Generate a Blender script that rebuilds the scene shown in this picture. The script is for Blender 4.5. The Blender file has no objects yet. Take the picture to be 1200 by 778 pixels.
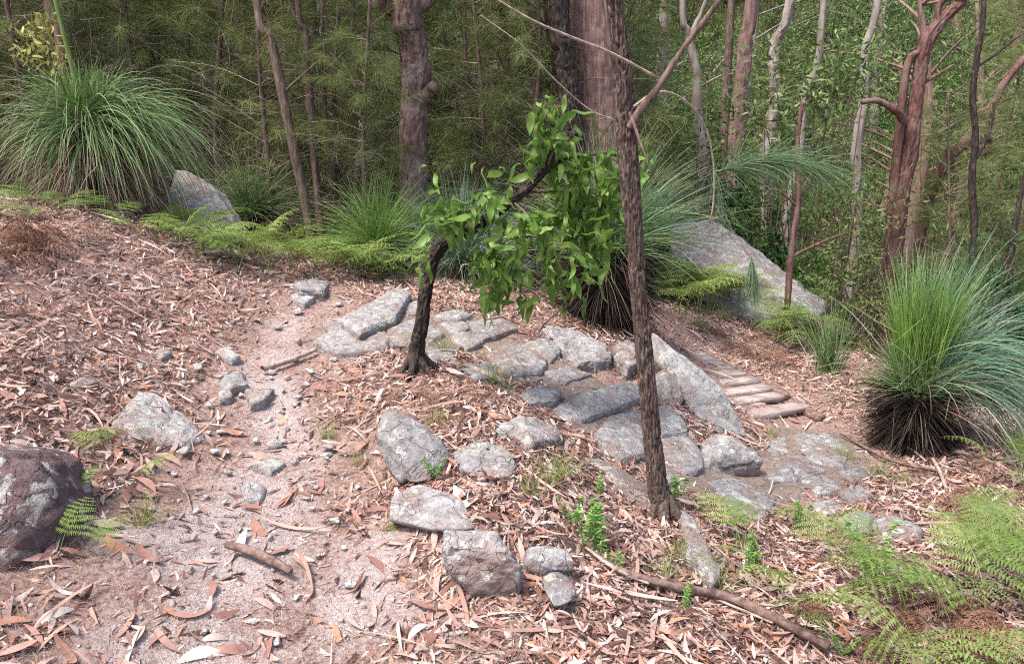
import bpy, bmesh, math, random
import numpy as np
from mathutils import Vector, Matrix

# ------------------------------------------------------------------ camera, sky, sun, exposure
SC = bpy.context.scene
COL = SC.collection
PITCH = math.radians(12.0)
FPX = 870.0                       # focal length in pixels of the 1200 wide photograph
EYE = np.array([0.0, 0.0, 1.62])
cam_d = bpy.data.cameras.new('camera')
cam_d.sensor_width = 36.0
cam_d.lens = 36.0 * FPX / 1200.0
cam_d.clip_start = 0.05
cam_d.clip_end = 500.0
cam = bpy.data.objects.new('camera', cam_d)
cam.location = EYE
cam.rotation_euler = (math.radians(90) - PITCH, 0, 0)
COL.objects.link(cam)
SC.camera = cam

SUN_EL, SUN_AZ = math.radians(62), math.radians(232)   # azimuth from +Y clockwise: behind the camera, a little to the left
world = bpy.data.worlds.new('World'); SC.world = world; world.use_nodes = True
wn = world.node_tree.nodes; wl = world.node_tree.links
sky = wn.new('ShaderNodeTexSky'); sky.sky_type = 'NISHITA'; sky.sun_disc = False
sky.sun_elevation = SUN_EL; sky.sun_rotation = SUN_AZ
sky.air_density = 1.0; sky.dust_density = 4.0; sky.ozone_density = 1.0
bg = wn['Background']; bg.inputs[1].default_value = 0.09
wl.new(sky.outputs[0], bg.inputs[0])
sun_d = bpy.data.lights.new('sun', 'SUN'); sun_d.energy = 1.5; sun_d.angle = math.radians(12); sun_d.color = (1.0, 0.92, 0.82)
sun = bpy.data.objects.new('sun', sun_d); COL.objects.link(sun)
sdir = Vector((math.sin(SUN_AZ) * math.cos(SUN_EL), math.cos(SUN_AZ) * math.cos(SUN_EL), math.sin(SUN_EL)))
sun.rotation_euler = sdir.to_track_quat('Z', 'Y').to_euler(); sun.location = sdir * 30
vs = SC.view_settings
vs.view_transform = 'Standard'; vs.look = 'None'; vs.gamma = 1.0; vs.use_curve_mapping = False
vs.exposure = 1.9
SC.render.engine = 'CYCLES'
SC.cycles.max_bounces = 4; SC.cycles.diffuse_bounces = 2; SC.cycles.glossy_bounces = 2
SC.cycles.transmission_bounces = 3; SC.cycles.transparent_max_bounces = 4
SC.cycles.use_denoising = False; SC.cycles.adaptive_threshold = 0.015
SC.cycles.pixel_filter_type = 'BLACKMAN_HARRIS'; SC.cycles.filter_width = 1.1

rng = np.random.default_rng(7)
random.seed(7)

# ------------------------------------------------------------------ numeric helpers
def hash3(i, seed):
    i = i.astype(np.int64)
    n = i[..., 0] * 374761393 + i[..., 1] * 668265263 + i[..., 2] * 2147483647 + seed * 974634777
    n = (n ^ (n >> 13)) * 1274126177
    n = n & 0x7fffffff
    n = (n ^ (n >> 16)) & 0xffff
    return n / 32767.5 - 1.0

def vnoise(p, seed=0):
    p = np.asarray(p, float)
    i = np.floor(p); f = p - i; f = f * f * (3 - 2 * f)
    out = 0
    for dx in (0, 1):
        wx = f[..., 0] if dx else 1 - f[..., 0]
        for dy in (0, 1):
            wy = f[..., 1] if dy else 1 - f[..., 1]
            for dz in (0, 1):
                wz = f[..., 2] if dz else 1 - f[..., 2]
                out = out + wx * wy * wz * hash3(i + np.array([dx, dy, dz]), seed)
    return out

def fbm(p, octaves=4, seed=0):
    p = np.asarray(p, float); s = 0; a = 1.0
    for o in range(octaves):
        s = s + a * vnoise(p * 2 ** o + 17.3 * o, seed + o); a *= 0.5
    return s

def norm(v):
    return v / np.maximum(np.linalg.norm(v, axis=-1, keepdims=True), 1e-9)

CP, SP = math.cos(PITCH), math.sin(PITCH)
def ray(px, py):
    dx = (px - 600.0) / FPX; dz = (389.0 - py) / FPX
    return np.array([dx, CP + dz * SP, -SP + dz * CP])
def at(px, py, Y):                # the point seen at that pixel at Y metres ahead
    d = ray(px, py); return EYE + d * (Y / d[1])

# ------------------------------------------------------------------ terrain
ctrl_px = [
 (250,778,2.15),(250,700,2.46),(280,600,3.06),(300,500,3.83),(330,400,4.95),(360,335,5.9),
 (0,778,2.0),(0,600,2.54),(0,500,3.06),(0,400,3.85),(0,300,4.8),(0,250,5.6),(110,248,6.0),(250,288,6.5),
 (150,400,4.4),(150,500,3.43),(150,600,2.85),(440,326,6.5),(560,346,6.3),
 (480,435,4.33),(560,480,3.8),(480,560,3.28),(600,600,2.96),(600,700,2.5),(600,778,2.2),(700,640,3.0),
 (775,605,3.43),(870,640,3.34),(1000,700,2.95),(1000,778,2.43),(1190,700,2.95),(1190,600,3.9),
 (450,390,5.0),(600,400,5.3),(690,470,4.7),(600,450,4.58),(740,520,4.3),(850,580,4.04),(940,560,4.46),(930,500,5.54),
 (830,420,7.7),(705,385,6.1),(650,392,5.7),(790,370,8.0),(830,350,9.4),(1000,420,6.9),(1190,540,4.7),(1100,510,5.1)]
ctrl = [tuple(at(*c)) for c in ctrl_px]
ctrl += [(-4.6,8.2,1.15),(-3.3,7.0,1.22),(-2.2,7.6,.85),(-1.1,7.4,.72),(-.3,7.3,.58),(-5,6.6,1.5),(-4,12,-.4),(0,8.9,.1),(0,13,-1.8),(-8,9,2),(-8,14,.6),(-12,6,4),(-12,14,2.6),(4,11,-.9),(5,14,-2.4),
 (10,12,-4),(10,5,-2.2),(6,3,-.8),(6,7,-1.2),(6,0,-.4),(0,-5,-.3),(-6,0,1.2),(-5,2.6,1.25),(-10,0,3),(0,0,.0),(2,1,-.1),(-2,1,.35),
 (-20,20,3),(0,18,-2.4),(12,18,-3.6),(0,30,4),(-15,30,5.5),(15,30,4),(0,50,18),(40,50,18),(-40,50,20),(40,20,-1),(-40,20,12),
 (40,-10,-8),(-40,-10,14),(0,-30,-3),(60,95,44),(-60,95,44),(0,95,44),(25,35,8),(-28,35,11)]
ctrl = np.array(ctrl)
def mq(a, b): return np.sqrt(((a[:, None, :] - b[None, :, :]) ** 2).sum(-1) + 0.35 ** 2)
_A = -mq(ctrl[:, :2], ctrl[:, :2]); _n = len(ctrl)
_A = _A + np.eye(_n) * 0.03
_M = np.zeros((_n + 3, _n + 3)); _M[:_n, :_n] = _A
_P = np.c_[np.ones(_n), ctrl[:, :2]]; _M[:_n, _n:] = _P; _M[_n:, :_n] = _P.T
_w = np.linalg.solve(_M, np.r_[ctrl[:, 2], 0, 0, 0])
def hraw(xy):
    out = np.empty(len(xy))
    for s in range(0, len(xy), 20000):
        q = xy[s:s + 20000]
        out[s:s + 20000] = -mq(q, ctrl[:, :2]) @ _w[:_n] + np.c_[np.ones(len(q)), q] @ _w[_n:]
    return out
def grow(a, b, step, k):
    v = [a]; s = step
    while v[-1] < b: s *= k; v.append(v[-1] + s)
    return v
gx = np.array(sorted([-v for v in grow(4.6, 70, .045, 1.09)] + list(np.arange(-4.55, 4.58, .045)) + grow(4.6, 70, .045, 1.09)))
gy = np.array(sorted([1.4 - (v - 1.4) for v in grow(1.4, 30, .05, 1.12)][1:] + list(np.arange(1.4, 8.6, .045)) + grow(8.62, 105, .045, 1.06)))
GX, GY = np.meshgrid(gx, gy)
_q = np.c_[GX.ravel(), GY.ravel()]
GZ = hraw(_q)
_p3 = np.c_[_q, np.zeros(len(_q))]
GZ = GZ + 0.035 * fbm(_p3 * 1.6, 3, 3) + 0.012 * fbm(_p3 * 7, 3, 5)
far = np.clip((GY.ravel() - 14) / 10, 0, 1)
GZ = (GZ + far * 0.8 * fbm(_p3 * 0.16, 3, 9)).reshape(GX.shape)
def H(xy):
    xy = np.asarray(xy, float).reshape(-1, 2)
    x = np.clip(xy[:, 0], gx[0] + .01, gx[-1] - .01); y = np.clip(xy[:, 1], gy[0] + .01, gy[-1] - .01)
    i = np.clip(np.searchsorted(gx, x) - 1, 0, len(gx) - 2); j = np.clip(np.searchsorted(gy, y) - 1, 0, len(gy) - 2)
    u = (x - gx[i]) / (gx[i + 1] - gx[i]); v = (y - gy[j]) / (gy[j + 1] - gy[j])
    return GZ[j, i] * (1 - u) * (1 - v) + GZ[j, i + 1] * u * (1 - v) + GZ[j + 1, i] * (1 - u) * v + GZ[j + 1, i + 1] * u * v
def h1(x, y): return float(H([[x, y]])[0])
def hnormal(xy, e=0.06):
    xy = np.asarray(xy, float).reshape(-1, 2)
    dx = (H(xy + [e, 0]) - H(xy - [e, 0])) / (2 * e); dy = (H(xy + [0, e]) - H(xy - [0, e])) / (2 * e)
    return norm(np.c_[-dx, -dy, np.ones(len(xy))])
_ts = np.concatenate([np.arange(1.2, 14, .01), np.arange(14, 90, .1)])
def G(px, py):                    # where the line of sight of that pixel meets the ground
    d = ray(px, py); P = EYE + _ts[:, None] * d
    below = P[:, 2] < H(P[:, :2])
    k = int(np.argmax(below)) if below.any() else len(_ts) - 1
    return P[k]

# a burrow mouth in the litter by the rounded stone
_hp = G(678, 656)[:2] + np.array([.02, .05])
GZ -= .16 * np.exp(-(((GX - _hp[0]) / .055) ** 2 + ((GY - _hp[1]) / .05) ** 2) ** 2)
# ------------------------------------------------------------------ mesh builder
class MB:
    def __init__(s): s.V = []; s.Q = []; s.T = []; s.n = 0
    def add(s, V, Q, t=None):
        V = np.asarray(V, float).reshape(-1, 3)
        s.V.append(V); s.Q.append(np.asarray(Q, int).reshape(-1, 4) + s.n)
        s.T.append(np.zeros(len(V)) if t is None else np.asarray(t, float).ravel()); s.n += len(V)
    def mesh(s, name, mat, smooth=False):
        V = np.concatenate(s.V); Q = np.concatenate(s.Q); T = np.concatenate(s.T)
        me = bpy.data.meshes.new(name)
        me.vertices.add(len(V)); me.vertices.foreach_set('co', V.astype(np.float32).ravel())
        me.loops.add(Q.size); me.loops.foreach_set('vertex_index', Q.astype(np.int32).ravel())
        me.polygons.add(len(Q)); me.polygons.foreach_set('loop_start', np.arange(0, Q.size, 4, dtype=np.int32))
        if smooth: me.polygons.foreach_set('use_smooth', np.ones(len(Q), bool))
        a = me.attributes.new('along', 'FLOAT', 'POINT'); a.data.foreach_set('value', T.astype(np.float32))
        me.update(calc_edges=True)
        me.materials.append(mat)
        return me

def ribbons(mb, P, W, side):
    """P (N,K,3) centre lines, W (N,K) half widths, side (N,3) or (N,K,3)"""
    N, K, _ = P.shape
    if side.ndim == 2: side = np.repeat(side[:, None, :], K, 1)
    L = P - side * W[..., None]; R = P + side * W[..., None]
    V = np.stack([L, R], 2).reshape(-1, 3)
    b = (np.arange(N) * K * 2)[:, None] + (np.arange(K - 1) * 2)[None, :]
    b = b.ravel()
    Q = np.stack([b, b + 1, b + 3, b + 2], 1)
    t = np.repeat(np.tile(np.linspace(0, 1, K), N), 2)
    mb.add(V, Q, t)

def resample(pts, n):
    pts = np.asarray(pts, float)
    if len(pts) < 3: return pts[0] + (pts[-1] - pts[0]) * np.linspace(0, 1, n)[:, None]
    # Catmull-Rom
    p = np.vstack([2 * pts[0] - pts[1], pts, 2 * pts[-1] - pts[-2]])
    s = np.linspace(0, len(pts) - 1 - 1e-6, n); i = s.astype(int); u = (s - i)[:, None]
    a, b, c, d = p[i], p[i + 1], p[i + 2], p[i + 3]
    return .5 * (2 * b + (c - a) * u + (2 * a - 5 * b + 4 * c - d) * u ** 2 + (3 * b - a - 3 * c + d) * u ** 3)

def tube(mb, pts, rad, nseg=8, nring=None, disp=None):
    pts = np.asarray(pts, float); rad = np.asarray(rad, float)
    if nring:
        r = np.interp(np.linspace(0, 1, nring), np.linspace(0, 1, len(rad)), rad)
        pts = resample(pts, nring); rad = r
    K = len(pts); tg = norm(np.gradient(pts, axis=0))
    ref = np.array([1., 0, 0]) if abs(tg[0][0]) < .8 else np.array([0, 1., 0])
    n = np.empty((K, 3)); v = norm(ref - tg[0] * ref.dot(tg[0]))
    for k in range(K):
        v = v - tg[k] * v.dot(tg[k]); v = v / max(np.linalg.norm(v), 1e-9); n[k] = v
    b = np.cross(tg, n)
    th = np.linspace(0, 2 * np.pi, nseg, endpoint=False)
    dirs = n[:, None, :] * np.cos(th)[None, :, None] + b[:, None, :] * np.sin(th)[None, :, None]
    R = np.repeat(rad[:, None], nseg, 1)
    if disp is not None:
        s = np.r_[0, np.cumsum(np.linalg.norm(np.diff(pts, axis=0), axis=1))]
        R = R + disp(np.repeat(th[None], K, 0), np.repeat(s[:, None], nseg, 1), R)
    V = pts[:, None, :] + dirs * R[..., None]
    i = np.arange(K - 1)[:, None] * nseg; j = np.arange(nseg)[None]; j2 = (j + 1) % nseg
    Q = np.stack([i + j, i + j2, i + nseg + j2, i + nseg + j], -1).reshape(-1, 4)
    V = V.reshape(-1, 3); t = np.repeat(np.linspace(0, 1, K), nseg)
    V = np.vstack([V, pts[-1:], pts[:1]]); e = K * nseg
    capt = [[e, (K - 1) * nseg + a, (K - 1) * nseg + (a + 1) % nseg, (K - 1) * nseg + (a + 2) % nseg] for a in range(0, nseg - 1, 2)]
    mb.add(V, np.vstack([Q, capt]), np.r_[t, 1, 0])

def bark_disp(depth, freq, zs, seed):
    def f(th, s, R):
        p = np.stack([np.cos(th) * freq, np.sin(th) * freq, s * zs], -1)
        w = fbm(p * .6, 2, seed + 9) * .8
        r = np.abs(fbm(p + w[..., None], 3, seed))
        lump = fbm(np.stack([np.cos(th), np.sin(th), s * 2.2], -1), 2, seed + 4)
        return depth * (np.clip(r * 2.2, 0, 1) - .6) + lump * R * .07
    return f

# ------------------------------------------------------------------ materials
def nt(m):
    m.use_nodes = True; return m.node_tree.nodes, m.node_tree.links
def ramp(ns, stops, interp='LINEAR'):
    r = ns.new('ShaderNodeValToRGB'); r.color_ramp.interpolation = interp
    e = r.color_ramp.elements
    while len(e) < len(stops): e.new(0.5)
    for k, (p, c) in enumerate(stops): e[k].position = p; e[k].color = (*c, 1)
    return r
def tex_noise(ns, ls, vec, scale, detail=4, rough=.55, dist=0):
    n = ns.new('ShaderNodeTexNoise'); n.inputs['Scale'].default_value = scale; n.inputs['Detail'].default_value = detail
    n.inputs['Roughness'].default_value = rough; n.inputs['Distortion'].default_value = dist
    if vec is not None: ls.new(vec, n.inputs['Vector'])
    return n
def mix(ns, ls, fac, a, b, blend='MIX'):
    m = ns.new('ShaderNodeMix'); m.data_type = 'RGBA'; m.blend_type = blend
    for sock, val in ((m.inputs[0], fac), (m.inputs[6], a), (m.inputs[7], b)):
        if hasattr(val, 'is_linked'): ls.new(val, sock)
        elif isinstance(val, tuple): sock.default_value = (*val, 1)
        else: sock.default_value = val
    return m.outputs[2]
def math_n(ns, ls, op, a, b=0.0):
    m = ns.new('ShaderNodeMath'); m.operation = op
    for s, v in ((m.inputs[0], a), (m.inputs[1], b)):
        if hasattr(v, 'is_linked'): ls.new(v, s)
        else: s.default_value = v
    return m.outputs[0]
def smoothstep(ns, ls, v, lo, hi):
    m = ns.new('ShaderNodeMapRange'); m.interpolation_type = 'SMOOTHSTEP'
    ls.new(v, m.inputs[0]); m.inputs[1].default_value = lo; m.inputs[2].default_value = hi
    return m.outputs[0]
def bump(ns, ls, h, strength, dist, bs):
    b = ns.new('ShaderNodeBump'); b.inputs['Strength'].default_value = strength; b.inputs['Distance'].default_value = dist
    ls.new(h, b.inputs['Height']); ls.new(b.outputs[0], bs.inputs['Normal'])

def mat_ground():
    m = bpy.data.materials.new('ground_soil'); ns, ls = nt(m); bs = ns['Principled BSDF']
    geo = ns.new('ShaderNodeNewGeometry'); pos = geo.outputs['Position']
    a = ns.new('ShaderNodeAttribute'); a.attribute_name = 'along'
    n1 = tex_noise(ns, ls, pos, 3, 5); n2 = tex_noise(ns, ls, pos, 45, 4, .7); n3 = tex_noise(ns, ls, pos, 160, 3, .7)
    soil = ramp(ns, [(.3, (.13, .075, .06)), (.5, (.26, .175, .15)), (.7, (.41, .31, .28))]); ls.new(n2.outputs[0], soil.inputs[0])
    sand = ramp(ns, [(.3, (.19, .14, .125)), (.48, (.35, .295, .285)), (.66, (.54, .49, .49))]); ls.new(n3.outputs[0], sand.inputs[0])
    k = math_n(ns, ls, 'ADD', a.outputs['Fac'], math_n(ns, ls, 'MULTIPLY', math_n(ns, ls, 'SUBTRACT', n1.outputs[0], .5), 1.4))
    k = smoothstep(ns, ls, math_n(ns, ls, 'ADD', k, math_n(ns, ls, 'MULTIPLY', math_n(ns, ls, 'SUBTRACT', n2.outputs[0], .5), 1.3)), .25, .95)
    near_c = mix(ns, ls, k, soil.outputs[0], sand.outputs[0])
    sep = ns.new('ShaderNodeSeparateXYZ'); ls.new(pos, sep.inputs[0]); n7 = tex_noise(ns, ls, pos, 1.3, 5, .7)
    humus = ramp(ns, [(.35, (.03, .03, .014)), (.55, (.075, .07, .03)), (.7, (.13, .10, .06))]); ls.new(n7.outputs[0], humus.inputs[0])
    ls.new(mix(ns, ls, smoothstep(ns, ls, sep.outputs[1], 8.6, 10.5), near_c, humus.outputs[0]), bs.inputs['Base Color'])
    bs.inputs['Roughness'].default_value = .95; bs.inputs['Specular IOR Level'].default_value = .15
    bump(ns, ls, math_n(ns, ls, 'ADD', n2.outputs[0], n3.outputs[0]), .7, .012, bs)
    return m

def mat_island(name, stops, rough=.6, trans=0.0, obj_rand=0.0, along=None, spec=.1, vary=.25, drift=0):
    """leaf material: every leaf of the mesh its own colour, optional tint along its length"""
    m = bpy.data.materials.new(name); ns, ls = nt(m); bs = ns['Principled BSDF']
    geo = ns.new('ShaderNodeNewGeometry')
    r = ramp(ns, stops)
    v = geo.outputs['Random Per Island']
    if obj_rand:
        oi = ns.new('ShaderNodeObjectInfo')
        v = math_n(ns, ls, 'ADD', math_n(ns, ls, 'MULTIPLY', v, 1 - obj_rand), math_n(ns, ls, 'MULTIPLY', oi.outputs['Random'], obj_rand))
    ls.new(v, r.inputs[0]); c = r.outputs[0]
    n = tex_noise(ns, ls, geo.outputs['Position'], 30, 2)
    hv = ns.new('ShaderNodeHueSaturation'); ls.new(c, hv.inputs['Color'])
    ls.new(math_n(ns, ls, 'ADD', math_n(ns, ls, 'MULTIPLY', n.outputs[0], vary * 2), 1 - vary), hv.inputs['Value']); c = hv.outputs[0]
    if drift:
        nb_ = tex_noise(ns, ls, geo.outputs['Position'], 2.6, 4, .6); h2 = ns.new('ShaderNodeHueSaturation'); ls.new(c, h2.inputs['Color'])
        ls.new(math_n(ns, ls, 'ADD', math_n(ns, ls, 'MULTIPLY', nb_.outputs[0], drift * 3.2), 1 - drift * 1.6), h2.inputs['Value']); c = h2.outputs[0]
    if along:
        a = ns.new('ShaderNodeAttribute'); a.attribute_name = 'along'
        for lo, hi, colr, amt in along:
            f = math_n(ns, ls, 'MULTIPLY', smoothstep(ns, ls, a.outputs['Fac'], lo, hi), amt)
            c = mix(ns, ls, f, c, colr)
    ls.new(c, bs.inputs['Base Color']); bs.inputs['Roughness'].default_value = rough; bs.inputs['Specular IOR Level'].default_value = spec
    if trans:
        t = ns.new('ShaderNodeBsdfTranslucent'); ls.new(c, t.inputs['Color'])
        mx = ns.new('ShaderNodeMixShader'); mx.inputs[0].default_value = trans
        ls.new(bs.outputs[0], mx.inputs[1]); ls.new(t.outputs[0], mx.inputs[2])
        ls.new(mx.outputs[0], ns['Material Output'].inputs['Surface'])
    return m

def mat_rock(name, base, lichen=.5, moss=.15, dark=.3, warm=(.36, .27, .22)):
    m = bpy.data.materials.new(name); ns, ls = nt(m); bs = ns['Principled BSDF']
    geo = ns.new('ShaderNodeNewGeometry'); pos = geo.outputs['Position']; oi = ns.new('ShaderNodeObjectInfo')
    n1 = tex_noise(ns, ls, pos, 4, 6, .6); n2 = tex_noise(ns, ls, pos, 28, 5, .7); n3 = tex_noise(ns, ls, pos, 11, 6, .65, .4); n4 = tex_noise(ns, ls, pos, 6, 5, .6, .3)
    n5 = tex_noise(ns, ls, pos, 90, 3, .7)
    b = np.array(base)
    r = ramp(ns, [(.28, tuple(b * .62)), (.5, tuple(b)), (.72, tuple(np.minimum(b * 1.35, .8)))]); ls.new(n2.outputs[0], r.inputs[0])
    c = r.outputs[0]
    c = mix(ns, ls, math_n(ns, ls, 'MULTIPLY', smoothstep(ns, ls, n1.outputs[0], .44, .62), .8), c, warm)
    hs = ns.new('ShaderNodeHueSaturation'); ls.new(c, hs.inputs['Color'])
    ls.new(math_n(ns, ls, 'ADD', math_n(ns, ls, 'MULTIPLY', oi.outputs['Random'], .35), .82), hs.inputs['Value']); c = hs.outputs[0]
    up = ns.new('ShaderNodeSeparateXYZ'); ls.new(geo.outputs['Normal'], up.inputs[0])
    upf = smoothstep(ns, ls, up.outputs[2], -.1, .6)
    li = math_n(ns, ls, 'MULTIPLY', smoothstep(ns, ls, n3.outputs[0], .62 - .14 * lichen, .70 - .14 * lichen), upf)
    c = mix(ns, ls, math_n(ns, ls, 'MULTIPLY', li, .75), c, (.43, .44, .41))
    vo = ns.new('ShaderNodeTexVoronoi'); vo.inputs['Scale'].default_value = 16; vo.inputs['Randomness'].default_value = 1
    wv = ns.new('ShaderNodeVectorMath'); wv.operation = 'ADD'; nd = tex_noise(ns, ls, pos, 22, 3); sc_ = ns.new('ShaderNodeVectorMath'); sc_.operation = 'SCALE'; sc_.inputs[3].default_value = .06
    ls.new(nd.outputs['Color'], sc_.inputs[0]); ls.new(pos, wv.inputs[0]); ls.new(sc_.outputs[0], wv.inputs[1]); ls.new(wv.outputs[0], vo.inputs['Vector'])
    sp = ns.new('ShaderNodeSeparateColor'); ls.new(vo.outputs['Color'], sp.inputs[0])
    spot = math_n(ns, ls, 'MULTIPLY', math_n(ns, ls, 'LESS_THAN', vo.outputs['Distance'], math_n(ns, ls, 'MULTIPLY', sp.outputs[0], .45)), math_n(ns, ls, 'LESS_THAN', sp.outputs[1], .10 + .45 * max(lichen, 0)))
    c = mix(ns, ls, math_n(ns, ls, 'MULTIPLY', spot, .7), c, mix(ns, ls, sp.outputs[2], (.50, .52, .47), (.40, .41, .33)))
    n6 = tex_noise(ns, ls, pos, 17, 6, .75, .8)
    c = mix(ns, ls, math_n(ns, ls, 'MULTIPLY', smoothstep(ns, ls, n6.outputs[0], .50, .62), dark * .9), c, tuple(b * .42))
    mo = math_n(ns, ls, 'MULTIPLY', smoothstep(ns, ls, n4.outputs[0], .70 - .2 * moss, .80 - .2 * moss), .75)
    c = mix(ns, ls, mo, c, (.22, .22, .10))
    dk = math_n(ns, ls, 'MULTIPLY', smoothstep(ns, ls, n5.outputs[0], .60, .72), dark)
    c = mix(ns, ls, dk, c, (.05, .045, .045))
    ls.new(c, bs.inputs['Base Color']); bs.inputs['Roughness'].default_value = .9; bs.inputs['Specular IOR Level'].default_value = .2
    ck = tex_noise(ns, ls, pos, 7, 3, .5, .6); ckl = math_n(ns, ls, 'ABSOLUTE', math_n(ns, ls, 'SUBTRACT', ck.outputs[0], .5))
    ckf = smoothstep(ns, ls, ckl, .0, .012)
    hgt = math_n(ns, ls, 'ADD', math_n(ns, ls, 'MULTIPLY', n2.outputs[0], 1.2), math_n(ns, ls, 'MULTIPLY', n5.outputs[0], .5))
    hgt = math_n(ns, ls, 'ADD', hgt, math_n(ns, ls, 'MULTIPLY', ckf, .55))
    bump(ns, ls, hgt, 1.0, .016, bs)
    return m

def mat_bark(name, c0, c1, c2, fx=40, fz=5, strength=.8, patch=None):
    m = bpy.data.materials.new(name); ns, ls = nt(m); bs = ns['Principled BSDF']
    tc = ns.new('ShaderNodeNewGeometry'); mp = ns.new('ShaderNodeMapping'); mp.inputs['Scale'].default_value = (fx, fx, fz)
    ls.new(tc.outputs['Position'], mp.inputs['Vector'])
    n = tex_noise(ns, ls, mp.outputs[0], 1, 6, .65, .4)
    n2 = tex_noise(ns, ls, tc.outputs['Position'], 3.5, 4)
    r = ramp(ns, [(.32, c0), (.5, c1), (.68, c2)]); ls.new(n.outputs[0], r.inputs[0]); c = r.outputs[0]
    if patch: c = mix(ns, ls, math_n(ns, ls, 'MULTIPLY', smoothstep(ns, ls, n2.outputs[0], .5, .62), .8), c, patch)
    ls.new(c, bs.inputs['Base Color']); bs.inputs['Roughness'].default_value = .9; bs.inputs['Specular IOR Level'].default_value = .2
    bump(ns, ls, n.outputs[0], strength, .012, bs)
    return m

M = {}
M['ground'] = mat_ground()
LITTER = [(0, (.055, .032, .028)), (.12, (.14, .075, .062)), (.24, (.26, .14, .115)), (.36, (.355, .21, .175)), (.48, (.39, .265, .23)), (.62, (.42, .32, .29)), (.72, (.38, .18, .105)), (.80, (.43, .335, .30)), (.94, (.49, .415, .375)), (1, (.64, .59, .53))]
M['litter'] = mat_island('dry_gum_leaf', LITTER, .55, .08, vary=.3, drift=.45)
M['leafthing'] = mat_island('dry_gum_leaf_large', LITTER[2:], .5, .08, obj_rand=1.0, vary=.35)
M['needle'] = mat_island('brown_needles', [(0, (.09, .05, .04)), (.5, (.25, .145, .115)), (.8, (.38, .25, .21)), (1, (.52, .43, .39))], .8)
M['barkstrip'] = mat_island('shed_bark', [(0, (.20, .115, .09)), (.5, (.36, .24, .20)), (1, (.50, .40, .36))], .7)
M['rock'] = mat_rock('grey_sandstone', (.275, .262, .268), .65, .2, .5, (.24, .165, .145))
M['rock_pale'] = mat_rock('pale_sandstone', (.325, .315, .318), .72, .2, .48, (.27, .205, .18))
M['rock_pave'] = mat_rock('paving_sandstone', (.28, .265, .27), .58, .32, .48, (.23, .165, .14))
M['rock_pebble'] = mat_rock('pebble_sandstone', (.46, .44, .43), .4, .0, .1, (.38, .31, .28))
M['rock_dark'] = mat_rock('dark_lichen_rock', (.13, .09, .092), .85, .1, .5, (.17, .10, .095))
M['pathdirt'] = mat_rock('trodden_dirt', (.21, .165, .145), -.5, .1, .35, (.24, .18, .15))
M['bark_near'] = mat_bark('fissured_bark', (.03, .021, .019), (.11, .078, .066), (.25, .195, .17), 75, 16, 1.0, (.09, .065, .055))
M['bark_black'] = mat_bark('charred_bark', (.012, .010, .010), (.04, .03, .028), (.10, .075, .065), 45, 12, .9)
M['bark_pink'] = mat_bark('stringy_pink_bark', (.11, .062, .053), (.21, .13, .112), (.31, .22, .197), 45, 2.5, .9)
M['bark_burl'] = mat_bark('rough_gum_bark', (.06, .038, .032), (.14, .09, .077), (.25, .185, .165), 32, 9, 1.0, (.25, .19, .17))
M['bark_red'] = mat_bark('smooth_red_bark', (.06, .028, .026), (.125, .062, .055), (.215, .135, .122), 22, 4, 1.0, (.17, .12, .105))
M['bark_brown'] = mat_bark('thin_brown_bark', (.06, .042, .034), (.13, .092, .074), (.22, .168, .14), 50, 8, .7)
M['bark_pale'] = mat_bark('pale_gum_bark', (.17, .135, .12), (.27, .23, .21), (.38, .345, .33), 12, 1.6, .4, (.21, .14, .12))
M['dead_wood'] = mat_bark('weathered_wood', (.20, .15, .125), (.34, .27, .235), (.48, .40, .36), 30, 30, .5)
M['plank'] = mat_bark('grey_timber', (.17, .135, .12), (.32, .265, .245), (.45, .395, .37), 6, 60, .6)
M['stick'] = mat_bark('brown_stick', (.07, .045, .04), (.16, .105, .09), (.27, .19, .165), 30, 30, .5)
M['shrubleaf'] = mat_island('broad_green_leaf', [(0, (.09, .18, .03)), (.5, (.175, .30, .06)), (.8, (.28, .40, .11)), (.96, (.40, .47, .20)), (1, (.42, .30, .10))], .42, .42, spec=.35, obj_rand=.8)
M['gt_leaf'] = mat_island('grass_tree_leaf', [(0, (.05, .115, .035)), (.5, (.12, .21, .08)), (1, (.24, .32, .16))], .5, .15, along=[(.70, 1.0, (.36, .31, .22), .8)])
M['gt_bright'] = mat_island('grass_tree_new_leaf', [(0, (.07, .16, .025)), (.5, (.15, .28, .055)), (1, (.25, .37, .11))], .45, .2, along=[(.7, 1.0, (.20, .31, .18), .5)])
M['gt_blue'] = mat_island('grass_tree_blue_leaf', [(0, (.08, .165, .10)), (.5, (.14, .25, .17)), (1, (.26, .35, .26))], .45, .15, along=[(.88, 1.0, (.40, .34, .24), .6)])
M['gt_dead'] = mat_island('grass_tree_dead_leaf', [(0, (.010, .008, .007)), (.7, (.032, .023, .02)), (1, (.13, .095, .078))], .7)
M['gt_straw'] = mat_island('grass_tree_straw_leaf', [(0, (.10, .07, .05)), (.6, (.22, .16, .12)), (1, (.35, .27, .21))], .7)
M['fern'] = mat_island('bracken_green', [(0, (.12, .20, .045)), (.5, (.21, .295, .08)), (1, (.33, .39, .14))], .55, .3, obj_rand=.75)
M['fern_blue'] = mat_island('bracken_bluish', [(0, (.085, .15, .03)), (.5, (.15, .22, .06)), (1, (.25, .30, .11))], .5, .25, obj_rand=.7)
M['fern_dead'] = mat_island('bracken_dead', [(0, (.10, .05, .036)), (.5, (.22, .115, .08)), (1, (.36, .235, .175))], .7, .15, obj_rand=.6)
M['oak'] = mat_island('she_oak_needle', [(0, (.06, .09, .03)), (.5, (.18, .22, .08)), (1, (.38, .40, .20))], .65, .4, obj_rand=.35)
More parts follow.
